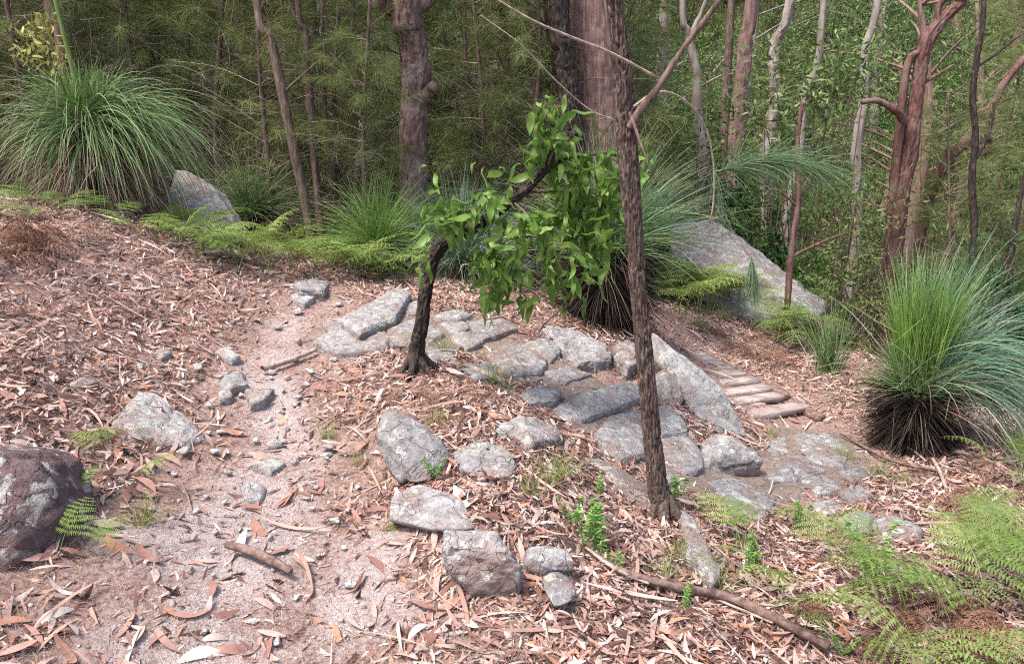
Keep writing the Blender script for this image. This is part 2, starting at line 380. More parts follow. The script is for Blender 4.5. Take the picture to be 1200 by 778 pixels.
M['oak_near'] = mat_island('she_oak_needle_near', [(0, (.06, .12, .05)), (.5, (.12, .20, .10)), (1, (.21, .29, .17))], .6, .15)
M['twig'] = mat_island('dead_twig', [(0, (.09, .065, .05)), (.5, (.20, .15, .125)), (1, (.36, .30, .265))], .8)
M['bush_a'] = mat_island('bush_leaf_mid', [(0, (.03, .075, .015)), (.5, (.10, .18, .05)), (1, (.24, .32, .125))], .5, .25, obj_rand=.4)
M['bush_b'] = mat_island('bush_leaf_olive', [(0, (.04, .06, .018)), (.5, (.13, .17, .06)), (1, (.28, .30, .14))], .55, .25, obj_rand=.4)
M['bush_c'] = mat_island('bush_leaf_dark', [(0, (.015, .05, .015)), (.5, (.045, .12, .04)), (1, (.12, .22, .085))], .5, .25, obj_rand=.4)
M['gumleaf'] = mat_island('gum_sapling_leaf', [(0, (.05, .09, .025)), (.5, (.12, .18, .06)), (1, (.26, .31, .15))], .5, .25, obj_rand=.3)
M['herb'] = mat_island('seedling_leaf', [(0, (.12, .25, .05)), (.5, (.20, .36, .10)), (1, (.30, .44, .16))], .5, .3)
M['grass'] = mat_island('fine_grass', [(0, (.14, .20, .05)), (.5, (.24, .29, .10)), (1, (.40, .37, .20))], .6, .2)
M['yellowleaf'] = mat_island('yellow_new_leaf', [(0, (.24, .26, .06)), (.5, (.38, .36, .12)), (1, (.5, .46, .22))], .5, .3)
M['spike'] = mat_bark('green_spike', (.07, .11, .03), (.12, .17, .05), (.2, .22, .09), 60, 3, .2)

# ------------------------------------------------------------------ object helpers
def link(name, me, parent=None, loc=(0, 0, 0)):
    o = bpy.data.objects.new(name, me); COL.objects.link(o); o.location = loc
    if parent is not None: o.parent = parent
    return o
def tag(o, label, cat, group=None, kind=None):
    o['label'] = label; o['category'] = cat
    if group: o['group'] = group
    if kind: o['kind'] = kind
    return o
def thing(name, label, cat, loc=(0, 0, 0), rz=0, group=None):
    o = bpy.data.objects.new(name, None); COL.objects.link(o); o.location = loc; o.rotation_euler = (0, 0, rz)
    o.empty_display_size = .1
    return tag(o, label, cat, group)
def copy_tree(o, parent=None):
    c = o.copy(); COL.objects.link(c); c.parent = parent
    for ch in o.children: copy_tree(ch, c)
    return c

# ------------------------------------------------------------------ ground
def seg_dist(xy, line):
    d = np.full(len(xy), 1e9)
    for a, b in zip(line[:-1], line[1:]):
        ab = b - a; t = np.clip(((xy - a) @ ab) / (ab @ ab), 0, 1)
        d = np.minimum(d, np.linalg.norm(xy - a - t[:, None] * ab, axis=1))
    return d
sand_line = np.array([G(*p)[:2] for p in [(215, 790), (235, 700), (290, 610), (320, 530), (300, 460), (330, 400), (370, 360)]])
sand_line2 = np.array([G(*p)[:2] for p in [(420, 790), (430, 700), (440, 640)]])
pave_line = np.array([G(*p)[:2] for p in [(405, 388), (450, 386), (560, 395), (620, 425), (690, 455), (725, 505), (790, 545), (860, 570), (950, 548), (960, 520)]])
slat_line = np.array([G(*p)[:2] for p in [(930, 500), (880, 465), (830, 425), (800, 400)]])
def sand_mask(xy):
    w = np.interp(xy[:, 1], [2, 3.2, 4, 6], [.55, .45, .34, .26])
    f = np.interp(xy[:, 1], [2.2, 3.0, 3.6, 4.5, 6], [1, 1, .85, .7, .6])
    m = np.maximum(f * np.clip(1.25 - seg_dist(xy, sand_line) / w, 0, 1), .8 * np.clip(1.3 - seg_dist(xy, sand_line2) / .3, 0, 1))
    return np.clip(m + m * .55 * fbm(np.c_[xy * 3.3, np.zeros(len(xy))], 3, 88), 0, 1)
track_line = np.array([G(*p)[:2] for p in [(300, 790), (300, 650), (320, 560), (325, 480), (340, 410), (370, 360)]])
def track_mask(xy):
    w = np.interp(xy[:, 1], [2, 2.6, 3.2, 4, 6], [.85, .78, .58, .42, .34])
    return np.clip(1.4 - seg_dist(xy, track_line) / w + .35 * fbm(np.c_[xy * 2.6, np.zeros(len(xy))], 3, 188), 0, 1)
def pave_mask(xy): return np.clip(1.6 - seg_dist(xy, pave_line) / .30, 0, 1)

mb = MB(); ny, nx = GX.shape
ii, jj = np.meshgrid(np.arange(nx - 1), np.arange(ny - 1)); b = (jj * nx + ii).ravel()
mb.add(np.c_[_q, GZ.ravel()], np.stack([b, b + 1, b + nx + 1, b + nx], 1), sand_mask(_q))
ground = link('ground', mb.mesh('ground', M['ground'], True)); ground['kind'] = 'structure'

# trodden dirt between the paving stones, a sheet just above the ground
cs = .04
px_, py_ = np.meshgrid(np.arange(-2.2, 2.6, cs), np.arange(3.4, 6.4, cs)); pn = px_.shape
pxy = np.c_[px_.ravel(), py_.ravel()]
rag = .33 + .10 * fbm(np.c_[pxy * 3, np.zeros(len(pxy))], 3, 77)
inside = (seg_dist(pxy, pave_line) < rag).reshape(pn)
pz = H(pxy) + np.where(inside.ravel(), .012, .0)
edge = np.clip((rag - seg_dist(pxy, pave_line)) / .08, 0, 1)
pz = H(pxy) - .004 + .016 * edge
ii, jj = np.meshgrid(np.arange(pn[1] - 1), np.arange(pn[0] - 1))
okq = inside[jj, ii] & inside[jj + 1, ii] & inside[jj, ii + 1] & inside[jj + 1, ii + 1]
b = (jj * pn[1] + ii)[okq]
mb = MB(); mb.add(np.c_[pxy, pz], np.stack([b, b + 1, b + pn[1] + 1, b + pn[1]], 1))
stone_path = link('stone_path', mb.mesh('stone_path', M['pathdirt'], True)); stone_path['kind'] = 'structure'

# ------------------------------------------------------------------ stones
def hull_mesh(name, pts, mat, edge=.03, smooth_it=1, amp=.012, freq=9, seed=0, origin=None, cuts=0):
    pts = np.asarray(pts, float)
    if origin is None: origin = pts.mean(0)
    bm = bmesh.new()
    for p in pts - origin: bm.verts.new(p)
    r = bmesh.ops.convex_hull(bm, input=bm.verts)
    bmesh.ops.delete(bm, geom=list({g for g in r['geom_interior'] + r['geom_unused'] if isinstance(g, bmesh.types.BMVert)}), context='VERTS')
    rc = np.random.default_rng(seed + 5)
    for _ in range(cuts):
        n_ = norm(rc.normal(size=3) * np.array([1, 1, .6]) + np.array([0, -.25, .25])); co = np.array([v.co for v in bm.verts]); d_ = co @ n_
        off = d_.max() - rc.uniform(.05, .13) * np.ptp(d_)
        bmesh.ops.bisect_plane(bm, geom=list(bm.verts) + list(bm.edges) + list(bm.faces), plane_co=Vector(n_ * off), plane_no=Vector(n_), clear_outer=True)
        vs_ = [v.co.copy() for v in bm.verts]; bm.clear()
        for v in vs_: bm.verts.new(v)
        r = bmesh.ops.convex_hull(bm, input=bm.verts)
        bmesh.ops.delete(bm, geom=list({g for g in r['geom_interior'] + r['geom_unused'] if isinstance(g, bmesh.types.BMVert)}), context='VERTS')
    for _ in range(7):
        le = [e for e in bm.edges if e.calc_length() > edge]
        if not le or len(bm.faces) > 9000: break
        bmesh.ops.subdivide_edges(bm, edges=le, cuts=1)
        bmesh.ops.triangulate(bm, faces=bm.faces)
    for _ in range(smooth_it): bmesh.ops.smooth_vert(bm, verts=bm.verts, factor=.5, use_axis_x=True, use_axis_y=True, use_axis_z=True)
    bm.normal_update()
    co = np.array([v.co for v in bm.verts]); no = np.array([v.normal for v in bm.verts])
    q = co + origin
    d = amp * (fbm(q * freq, 4, seed) + .9 * fbm(q * freq * .35, 2, seed + 31) - 1.1 * np.clip(np.abs(fbm(q * freq * .6, 2, seed + 50)) * -7 + 1, 0, 1) + .28 * fbm(q * freq * 4, 2, seed + 70))
    st = q @ np.array([.25, .1, 1.0]) * 26 + 1.5 * fbm(q * 5, 2, seed + 90)
    d = d + amp * .45 * (np.abs((st % 1) - .5) * 2) * (1 - np.abs(no[:, 2]))
    co = co + no * d[:, None]
    for v, c in zip(bm.verts, co): v.co = c
    for f in bm.faces: f.smooth = True
    me = bpy.data.meshes.new(name); bm.to_mesh(me); bm.free(); me.materials.append(mat)
    return me, origin

_sid = [0]
FOOT = []
def on_slab(xy):
    hit = np.zeros(len(xy), bool)
    for poly in FOOT:
        lo, hi = poly.min(0), poly.max(0); cand = np.where(((xy > lo) & (xy < hi)).all(1))[0]
        if not len(cand): continue
        p = xy[cand]; ins = np.zeros(len(cand), bool)
        for a, b in zip(poly, np.roll(poly, -1, 0)):
            cr = ((a[1] > p[:, 1]) != (b[1] > p[:, 1])) & (p[:, 0] < (b[0] - a[0]) * (p[:, 1] - a[1]) / (b[1] - a[1] + 1e-12) + a[0]); ins ^= cr
        hit[cand] |= ins
    return hit
def slab(outline, h=.05, tilt=.8, thick=.16, mat='rock_pave', amp=.010, name='paving_stone', parent=None, flare=1.06):
    """stone with a flat-ish top: outline traced on the plane that carries its top"""
    _sid[0] += 1
    o = np.array(outline, float); cpx = o.mean(0)
    if name == 'paving_stone': o = cpx + (o - cpx) * 1.16; amp = .005; h = h * .75
    g = G(*cpx); n = hnormal(g[:2], .2)[0]; n = norm(n * tilt + np.array([0, 0, 1]) * (1 - tilt))
    p0 = g + np.array([0, 0, h])
    top = []
    for a in o:
        d = ray(*a); t = ((p0 - EYE) @ n) / (d @ n); top.append(EYE + d * t)
    top = np.array(top); c = top.mean(0); FOOT.append(top[:, :2])
    inner = c + (top - c) * .72 + n * .012
    bot = c + (top - c) * flare - n * thick
    rimlow = c + (top - c) * (flare + .02) - n * .025
    amp = min(amp, .035 * np.ptp(top, axis=0)[:2].max())
    me, org = hull_mesh(name, np.vstack([inner, top, rimlow, bot]), M[mat], .024, 1, amp, 10, _sid[0] * 13)
    return link(name, me, parent, org)

def boulder(outline, Y, lean, depth, mat, name, label=None, amp=.02, edge=.035, front=.72, frontdrop=.08, smooth_it=1, cat='boulder', group=None, parent=None, cuts=8):
    """stone from its outline: lower edge at Y, rising `lean` metres back per metre of height, bulging forward and back"""
    _sid[0] += 1
    o = np.array(outline, float); lo = o[:, 1].max()
    if Y is None: Y = G(o[np.argmax(o[:, 1])][0], lo - 3)[1] - .07
    P = []
    for a in o:
        p = at(a[0], a[1], Y); zb = at(a[0], lo, Y)[2]
        P.append(at(a[0], a[1], Y + lean * (p[2] - zb)))
    P = np.array(P); c = P.mean(0); size = np.ptp(P, axis=0).max()
    f = c + (P - c) * front + np.array([0, -depth * .35, -frontdrop * size])
    bk = c + (P - c) * .8 + np.array([0, depth * .65, -.1 * size])
    dn = P[np.argsort(P[:, 2])[:max(3, len(P) // 2)]] + np.array([0, .08, -.15 * size])
    me, org = hull_mesh(name, np.vstack([P, f, bk, dn]), M[mat], edge, smooth_it, amp * .8, 6, _sid[0] * 17, cuts=cuts)
    ob = link(name, me, parent, org)
    if label: tag(ob, label, cat, group)
    return ob

def block(top, ridge, bottom, mat, name, label, slope=.25, amp=.012, cat='boulder'):
    """blocky stone with a receding top face, a front edge and an upright front"""
    _sid[0] += 1
    b = np.array(bottom, float); lowest = b[np.argmax(b[:, 1])]; Y = G(lowest[0], lowest[1] - 2)[1] - .05
    Pb = np.array([at(x, y, Y + .02 * i % .05) for i, (x, y) in enumerate(bottom)]); Pr = np.array([at(x, y, Y + .015) for x, y in ridge])
    n = norm(np.array([0, -slope, 1.0])); p0 = Pr.mean(0); Pt = []
    for x, y in top:
        d = ray(x, y); Pt.append(EYE + d * (((p0 - EYE) @ n) / (d @ n)))
    Pt = np.array(Pt); pts = np.vstack([Pb, Pr, Pt, Pt - [0, 0, .22], Pb + [0, .12, -.12]])
    me, org = hull_mesh(name, pts, M[mat], .022, 1, amp, 9, _sid[0] * 17, cuts=2)
    return tag(link(name, me, None, org), label, cat)

PAVE = [  # outline, top height above ground, tilt
 ([(408,369),(440,352),(465,339),(475,347),(460,370),(427,382)], .07, .7), ([(472,358),(492,352),(499,363),(478,369)], .03, .8),
 ([(375,398),(392,389),(440,384),(453,394),(443,404),(400,408)], .04, .8), ([(457,384),(487,375),(515,389),(500,400),(463,398)], .04, .8),
 ([(380,376),(400,373),(420,377),(418,383),(388,386)], .03, .8), ([(507,370),(534,364),(550,369),(534,375)], .03, .8),
 ([(515,379),(540,374),(550,384),(534,390)], .03, .8), ([(554,377),(587,374),(602,384),(581,390),(567,396),(557,390)], .045, .7),
 ([(529,394),(544,389),(561,400),(547,408)], .04, .8), ([(576,415),(590,407),(607,405),(636,421),(630,431),(597,434)], .05, .85),
 ([(615,403),(641,397),(657,407),(646,420),(630,412)], .045, .85), ([(500,407),(527,403),(531,417),(507,420)], .03, .8),
 ([(545,427),(574,426),(582,440),(557,444)], .04, .7), 
 ([(614,460),(634,453),(654,459),(648,468),(620,471)], .06, .7), ([(654,477),(687,461),(734,449),(746,457),(744,466),(691,486),(661,488)], .07, .75),
 ([(700,510),(717,490),(747,484),(754,526),(727,533)], .05, .8), ([(767,479),(784,476),(801,493),(803,503),(777,506)], .05, .7),
 ([(777,517),(800,506),(816,524),(821,544),(801,553),(781,537)], .05, .8), ([(690,538),(708,541),(757,570),(760,586),(727,566)], .05, .8),
 ([(833,567),(860,562),(904,582),(895,602),(860,603)], .05, .8),
 ([(910,538),(938,534),(962,550),(944,557),(914,547)], .04, .8), ([(940,561),(967,557),(985,571),(960,577)], .04, .8),
 ([(898,552),(924,549),(936,561),(907,563)], .04, .8), ([(984,575),(1007,569),(1022,580),(1000,588)], .035, .8),
 ([(952,591),(974,584),(991,595),(967,603)], .04, .8), ([(927,511),(967,507),(990,524),(985,543),(950,536)], .04, .8),
 ([(984,552),(1008,547),(1018,557),(997,563)], .03, .8), ([(898,520),(918,515),(926,530),(905,534)], .03, .8),
 ([(760,545),(776,540),(790,560),(775,572)], .05, .8), ([(640,436),(668,430),(690,438),(664,446)], .03, .8)]
for o_, h_, t_ in PAVE: slab(o_, h_, t_, parent=stone_path)

slab([(639,386),(657,380),(684,393),(701,397),(717,410),(715,418),(677,424),(662,404)], .08, .7, mat='rock', name='kerb_stone', thick=.3, amp=.016)
EXTRA = []
def loose(o_, h, tilt, mat, label, name='stone', cat='stone', thick=.16, amp=.012, group=None):
    s = slab(o_, h, tilt, mat=mat, name=name, thick=thick, amp=amp); tag(s, label, cat, group); return s
tag(bpy.data.objects['kerb_stone'], 'long angular grey kerb stone below the shaggy grass tree', 'stone')
loose([(719,405),(734,399),(745,404),(746,424),(737,428),(722,414)], .09, .6, 'rock', 'squarish grey stone at the end of the long kerb stone', 'kerb_stone')
loose([(164,457),(187,462),(202,474),(222,491),(240,509),(214,518),(147,506),(129,499),(144,481)], .022, 1.0, 'rock_pale', 'large flat pale slab sunk in the leaf litter', 'flat_slab', 'stone')
loose([(261,443),(283,435),(292,449),(266,456)], .035, .8, 'rock_pale', 'flat topped pale stone touching the squarish block on the track', thick=.1)
loose([(287,454),(322,455),(311,468),(294,472)], .045, .7, 'rock_pale', 'squarish pale block with a dark side on the track', thick=.12)
loose([(256,458),(270,457),(273,465),(259,467)], .04, .6, 'rock_pale', 'small pale wedge beside the squarish block', thick=.08)
loose([(80,447),(97,440),(117,447),(104,455),(84,456)], .02, .95, 'rock_pale', 'low grey slab half buried in leaves on the bank')
loose([(178,413),(190,408),(203,414),(190,420)], .03, .9, 'rock_pale', 'small flat grey stone on the leafy bank above the slab')
loose([(250,411),(262,404),(282,417),(272,420)], .04, .8, 'rock_pale', 'wedge of pale stone lying on the leafy track')
loose([(280,570),(296,562),(312,572),(304,586),(288,584)], .015, .95, 'rock_pale', 'pale flat stone worn level with the sandy track')
loose([(296,546),(318,536),(336,542),(318,553)], .03, .9, 'rock_pale', 'long flat grey stone beside pebbles on the track')
loose([(534,528),(556,516),(590,522),(606,538),(600,556),(572,561),(543,545)], .03, .9, 'rock_pave', 'broad buried stone behind the lichen spotted boulder')
loose([(590,494),(625,489),(655,502),(662,514),(625,517)], .04, .9, 'rock', 'narrow buried stone in leaves below the stepped slab')
loose([(798,598),(813,606),(845,668),(835,676),(806,648)], .07, .6, 'rock', 'long narrow grey stone beside the foot of the slim tree')
loose([(1022,607),(1047,602),(1080,617),(1077,628),(1034,627)], .08, .6, 'rock', 'long grey stone edging the lower path behind bracken')
loose([(982,607),(1007,598),(1023,605),(1018,616),(994,618)], .08, .6, 'rock', 'pale blocky stone edging the lower path behind bracken')
loose([(1145,592),(1170,590),(1178,600),(1168,611),(1150,605)], .05, .6, 'rock', 'small grey stone on brown litter by the sweeping grass tree')
loose([(345,331),(367,325),(386,330),(380,340),(352,339)], .04, .7, 'rock', 'grey stone at the fern edge where the track turns')
loose([(340,347),(353,341),(368,348),(356,356)], .035, .7, 'rock_pale', 'whitish stone where the track meets the ferns')

boulder([(-90,560),(-50,522),(0,528),(22,533),(45,548),(57,575),(70,602),(69,640),(46,664),(30,694),(-10,712),(-70,700)], 2.42, .25, .5, 'rock_dark', 'boulder', 'dark purplish boulder blotched with white lichen beside a bracken sprig', amp=.014, front=.6, smooth_it=3, cuts=0)
boulder([(436,492),(450,480),(470,481),(480,495),(497,499),(520,521),(536,541),(521,556),(485,564),(465,562),(450,537),(440,512)], None, .75, .22, 'rock', 'boulder', 'grey boulder with a notched top and white lichen spots', amp=.018)
boulder([(442,588),(455,567),(484,565),(530,578),(544,589),(563,613),(548,620),(510,618),(450,603)], None, 1.6, .14, 'rock', 'boulder', 'low flat topped grey stone between two boulders', amp=.008, frontdrop=.02)
block([(520,619),(574,620),(607,643)], [(517,638),(556,660),(613,649)], [(529,672),(553,697),(596,683),(611,667)], 'rock', 'boulder', 'blocky stone with white patches over a pinkish side')
block([(612,640),(632,636),(652,638),(670,648)], [(613,652),(640,658),(674,656)], [(620,668),(640,678),(660,677),(674,667)], 'rock', 'stone', 'squat stone wedged against the blocky patched boulder', .4, .01, 'stone')
boulder([(636,677),(655,672),(668,679),(677,693),(664,706),(647,710),(638,694)], None, .9, .1, 'rock', 'stone', 'small stone lying below the squat wedged stone', amp=.01, edge=.03, cat='stone')
boulder([(767,440),(776,433),(788,434),(798,447),(806,466),(795,476),(778,476),(769,466)], None, .4, .2, 'rock', 'stone', 'upright grey stone leaning on the long lichen ridge', amp=.014, edge=.035, cat='stone')
block([(822,516),(841,507),(861,514),(888,532)], [(820,528),(852,545),(893,541)], [(823,550),(848,562),(873,563),(889,556)], 'rock', 'boulder', 'squat grey boulder under the low end of the lichen ridge', .35, .014)
boulder([(757,398),(764,388),(795,415),(812,429),(848,455),(870,482),(886,510),(894,536),(884,552),(856,532),(822,492),(800,466),(784,436),(766,420)], 4.75, .8, .35, 'rock_pale', 'boulder', 'long sloping lichen ridge beside the timber steps', amp=.014, front=.7)
boulder([(783,268),(795,260),(828,255),(850,265),(880,292),(920,322),(950,340),(972,358),(965,372),(900,372),(840,365),(795,335),(785,300)], 9.0, .7, 1.3, 'rock_pale', 'boulder', 'big pale slanting boulder overhung by drooping needles', amp=.018, edge=.07, front=.75, cuts=1)
boulder([(196,215),(205,197),(222,200),(248,217),(262,238),(268,255),(288,280),(280,290),(240,285),(205,265)], 6.7, .85, .6, 'rock_pale', 'boulder', 'pale rounded boulder behind the huge grass tree', amp=.015, edge=.05, cuts=1)

# pebbles: one mesh per shape, copied
peb = []
for k in range(5):
    r_ = np.random.default_rng(100 + k); p = norm(r_.normal(size=(14, 3))) * np.array([1, .75, .55]) * (.8 + .4 * r_.random((14, 1)))
    peb.append(hull_mesh('pebble', p, M['rock_pebble'], .35, 1, .05, 2.5, k, np.zeros(3))[0])
PEB = [(279,380,11,'on the upper leafy track'),(302,379,9,'on the upper leafy track'),(232,434,14,'below the leafy bank'),(214,454,12,'below the leafy bank'),(165,435,12,'below the leafy bank'),(160,447,9,'below the leafy bank'),
 (147,327,9,'on the leafy bank'),(327,487,11,'near the squarish block'),(332,328,10,'near the ferns'),(351,369,12,'on the upper leafy track'),(398,360,9,'by the paving'),(217,535,18,'near the flat slab'),(251,533,12,'near the flat slab'),
 (267,534,8,'near the flat slab'),(323,525,16,'beside the long flat stone'),(267,558,10,'on the sandy track'),(386,531,18,'beside the notched boulder'),(394,615,12,'on the sandy track'),(326,757,14,'on the sandy track'),(299,732,9,'on the sandy track'),
 (606,709,14,'below the squat wedged stone'),(380,640,9,'on the sandy track'),(410,690,14,'on the sandy track'),(336,506,10,'near the squarish block'),(350,470,9,'near the squarish block'),(420,575,9,'beside the smooth low stone'),(345,545,9,'beside the long flat stone'),
 (371,575,8,'on the sandy track'),(180,600,8,'on the sandy track'),(250,650,8,'on the sandy track'),(708,432,10,'under the kerb stones'),(741,441,9,'under the kerb stones'),(470,465,9,'below the bent tree'),(425,455,11,'below the bent tree'),(800,470,8,'by the lichen ridge'),(425,430,12,'by the paving'),
 (365,440,12,'by the paving'),(390,425,10,'by the paving'),(310,350,8,'near the ferns'),(1090,600,9,'by the lower path'),(1050,590,9,'by the lower path'),(970,620,9,'by the lower path'),(240,745,10,'on the sandy track'),(480,700,9,'on the sandy track'),(440,745,8,'on the sandy track'),
 (205,560,8,'near the flat slab'),(300,520,9,'beside the long flat stone'),(345,425,9,'by the paving'),(318,440,10,'near the squarish block'),(245,480,9,'near the flat slab')]
_pr = random.Random(4)
for _ in range(60):
    _y = _pr.uniform(380, 770); PEB.append((_pr.gauss(np.interp(_y, [380, 480, 600, 770], [345, 320, 300, 300]), np.interp(_y, [380, 770], [28, 110])), _y, _pr.choice([6, 7, 7, 8, 9, 11]), 'on the sandy track'))
for k, (x, y, w, where) in enumerate(PEB):
    g = G(x, y); s = w / FPX * np.linalg.norm(g - EYE) * .5
    s = s * 1.25; o = link('pebble', peb[k % 5], None, g + np.array([0, 0, s * .3 + .012])); o.scale = (s, s, s); o.rotation_euler = (rng.uniform(-.2, .2), rng.uniform(-.2, .2), rng.uniform(0, 6.28))
    tag(o, 'small pale pebble lying ' + where, 'pebble', 'pebbles ' + where)

# ------------------------------------------------------------------ timber steps
steps = thing('timber_steps', 'weathered timber slat steps beside the sloping lichen ridge', 'steps', G(900, 470))
SL = [((800,419),(826,421)),((803,424),(836,426)),((806,430),(845,431)),((812,436),(857,436)),((822,445),(870,442)),((832,454),(885,450)),((846,465),(898,459)),((858,476),(912,469)),((872,492),(941,481))]
base_s = np.array(steps.location)
for a, b_ in SL:
    B = G(*b_); d_ = ray(*a); A = EYE + d_ * ((B[2] + .02 - EYE[2]) / d_[2]); dv = A - B; dv[2] = 0; A = A + norm(dv) * .18
    zc = max(A[2], B[2]) * .5 + min(A[2], B[2]) * .5
    d = B - A; d[2] *= .3; Lh = np.linalg.norm(d); u = d / Lh; w = norm(np.cross([0, 0, 1.], u)); up = np.cross(u, w)
    mid = np.array([(A[0] + B[0]) / 2, (A[1] + B[1]) / 2, zc + .032])
    bm = bmesh.new(); bmesh.ops.create_cube(bm, size=1)
    for v in bm.verts: v.co = Vector((v.co.x * Lh, v.co.y * .15, v.co.z * .05))
    bmesh.ops.subdivide_edges(bm, edges=[e for e in bm.edges if abs((e.verts[0].co - e.verts[1].co).x) > .3], cuts=8)
    bmesh.ops.bevel(bm, geom=[e for e in bm.edges if len(e.link_faces) == 2 and e.calc_face_angle(0) > 1], offset=.008, segments=1, affect='EDGES')
    for v in bm.verts:
        n_ = vnoise(np.array(v.co) * 9 + mid * 7, 4); v.co.z += .008 * n_; v.co.y += .012 * vnoise(np.array([v.co.x * 4, 0, 3]) + mid * 5, 6)
    me = bpy.data.meshes.new('plank'); bm.to_mesh(me); bm.free(); me.materials.append(M['plank'])
    for p in me.polygons: p.use_smooth = True
    o = link('plank', me, steps, mid - base_s); o.rotation_euler = Matrix((u, w, up)).transposed().to_euler()

def log(name, pts, rad, mat, label, cat='branch', nseg=8, seed=0, nring=30, depth=.15, parent=None, group=None):
    pts = np.array(pts); org = pts[0]; mb = MB()
    rad = np.atleast_1d(np.array(rad, float)); 
    if len(rad) == 1: rad = np.repeat(rad, len(pts))
    tube(mb, pts - org, rad, nseg, nring, lambda th, s, R: R * depth * fbm(np.stack([np.cos(th), np.sin(th), s * 9 + seed], -1), 3, seed))
    o = link(name, mb.mesh(name, M[mat], True), parent, org)
    if label: tag(o, label, cat, group)
    return o
def onground(pp, lift): return [G(*p) + np.array([0, 0, lift]) for p in pp]

log('edging_log', onground([(903,457),(915,464),(922,470)], .02), .04, 'stick', 'short earthy log edging the upper timber slats', 'log', 10, 3)
log('edging_log', onground([(926,474),(942,483),(962,494)], .02), .045, 'stick', 'rounded earthy log edging the lowest timber slat', 'log', 10, 8)
log('fallen_branch', onground([(690,660),(730,685),(790,703),(850,715),(905,740),(970,775)], .062) , [.008, .014, .018, .021, .02, .016], 'stick', 'long curved brown branch lying across the litter under bracken', 'branch', 8, 1, 50)
log('fallen_branch', onground([(266,650),(290,656),(318,668),(342,682)], .045), [.014, .02, .02, .012], 'stick', 'thick reddish brown stick on the sandy track', 'branch', 8, 2)
log('fallen_branch', onground([(308,440),(335,432),(371,417)], .045), [.022, .02, .014], 'dead_wood', 'bleached root running from the track to the paving', 'branch', 8, 4)
log('fallen_branch', onground([(545,435),(570,446),(592,456)], .045), [.018, .02, .02], 'dead_wood', 'pale dead stick beside the mossy edge of the paving', 'branch', 8, 5)
log('fallen_branch', onground([(686,655),(720,680),(760,698)], .055), [.006, .01, .006], 'dead_wood', 'split bark strip along the long curved branch', 'branch', 6, 6)
log('fallen_branch', onground([(240,305),(262,304),(287,308)], .045), [.02, .03, .02], 'dead_wood', 'short grey log among yellow ferns', 'branch', 8, 7)
log('fallen_branch', onground([(560,380),(600,372),(660,352)], .03), [.006, .01, .008], 'dead_wood', 'pale stick in litter behind the paving', 'branch', 6, 9)
log('fallen_branch', onground([(985,515),(1040,545),(1100,560)], .045), [.008, .012, .008], 'stick', 'dark stick by the foot of the sweeping grass tree', 'branch', 6, 10)
log('fallen_branch', onground([(1000,505),(1060,530),(1085,548)], .045), [.008, .009, .006], 'dead_wood', 'pale bent stick by the foot of the sweeping grass tree', 'branch', 6, 11)
log('fallen_branch', onground([(1092,545),(1100,560),(1108,580)], .045), [.01, .012, .01], 'dead_wood', 'short pale strip of bark on brown litter', 'branch', 6, 12)
log('fallen_branch', onground([(820,705),(850,718),(905,742)], .045), [.005, .006, .005], 'dead_wood', 'thin straw coloured stem beside the long curved branch', 'branch', 6, 13)
log('fallen_branch', onground([(630,395),(660,365),(690,345)], .03), [.006, .008, .005], 'stick', 'thin dark stick under the hanging leaves', 'branch', 6, 14)

# ------------------------------------------------------------------ leaf litter
def leaf_ribbons(mb, C, nrm, L, Wd, K=5, curl=.6, rg=rng):
    N = len(C)
    rd = rg.normal(size=(N, 3)); d = norm(rd - nrm * (rd * nrm).sum(-1, keepdims=True)); side = np.cross(nrm, d)
    s = np.linspace(-.5, .5, K)
    c1 = rg.normal(0, curl, (N, 1)); c2 = rg.normal(0, curl * .6, (N, 1))
    P = C[:, None, :] + d[:, None, :] * (s[None, :, None] * L[:, None, None]) + nrm[:, None, :] * ((c1 * (s ** 2 - .1)) * L[:, None])[..., None] + side[:, None, :] * ((c2 * s ** 2) * L[:, None])[..., None]
    prof = np.sin(np.linspace(.06, 1, K) * np.pi * .97) ** .8 + .04
    tw = norm(side[:, None, :] + nrm[:, None, :] * (rg.normal(0, .5, (N, 1)) + s[None] * rg.normal(0, .9, (N, 1)))[..., None])
    ribbons(mb, P, prof[None] * Wd[:, None], tw)

N = 215000
yy = 1.5 + 7.6 * rng.random(N) ** 1.15; xx = (rng.random(N) * 2 - 1) * (yy * .74 + .5)
xy = np.c_[xx, yy]
sm = sand_mask(xy); pm = pave_mask(xy); sl = np.clip(1.6 - seg_dist(xy, slat_line) / .4, 0, 1)
clump = fbm(np.c_[xy * 1.7, np.zeros(N)], 3, 21)
keep = rng.random(N) < np.clip(.75 + .35 * clump - .40 * sm - .66 * track_mask(xy) - .66 * pm - .62 * sl, .05, 1) * np.where(on_slab(xy), .06, 1)
xy = xy[keep]; N = len(xy)
depth_l = rng.random(N) ** 1.5
C = np.c_[xy, H(xy) + .004 + .035 * depth_l * np.clip(1 - track_mask(xy) - pave_mask(xy), .15, 1)]
nn = norm(hnormal(xy) + rng.normal(0, .30, (N, 3)))
L = np.clip(rng.lognormal(-2.98, .48, N) * np.interp(xy[:, 1], [2.6, 4.5], [1, .85]), .015, .14); Wd = np.clip(L * rng.uniform(.05, .13, N), .0013, .011)
mb = MB(); leaf_ribbons(mb, C, nn, L, Wd, 4, .42)
o = link('leaf_litter', mb.mesh('leaf_litter', M['litter'])); tag(o, 'dense pinkish brown dry leaf litter covering the slope', 'leaf litter', kind='stuff')
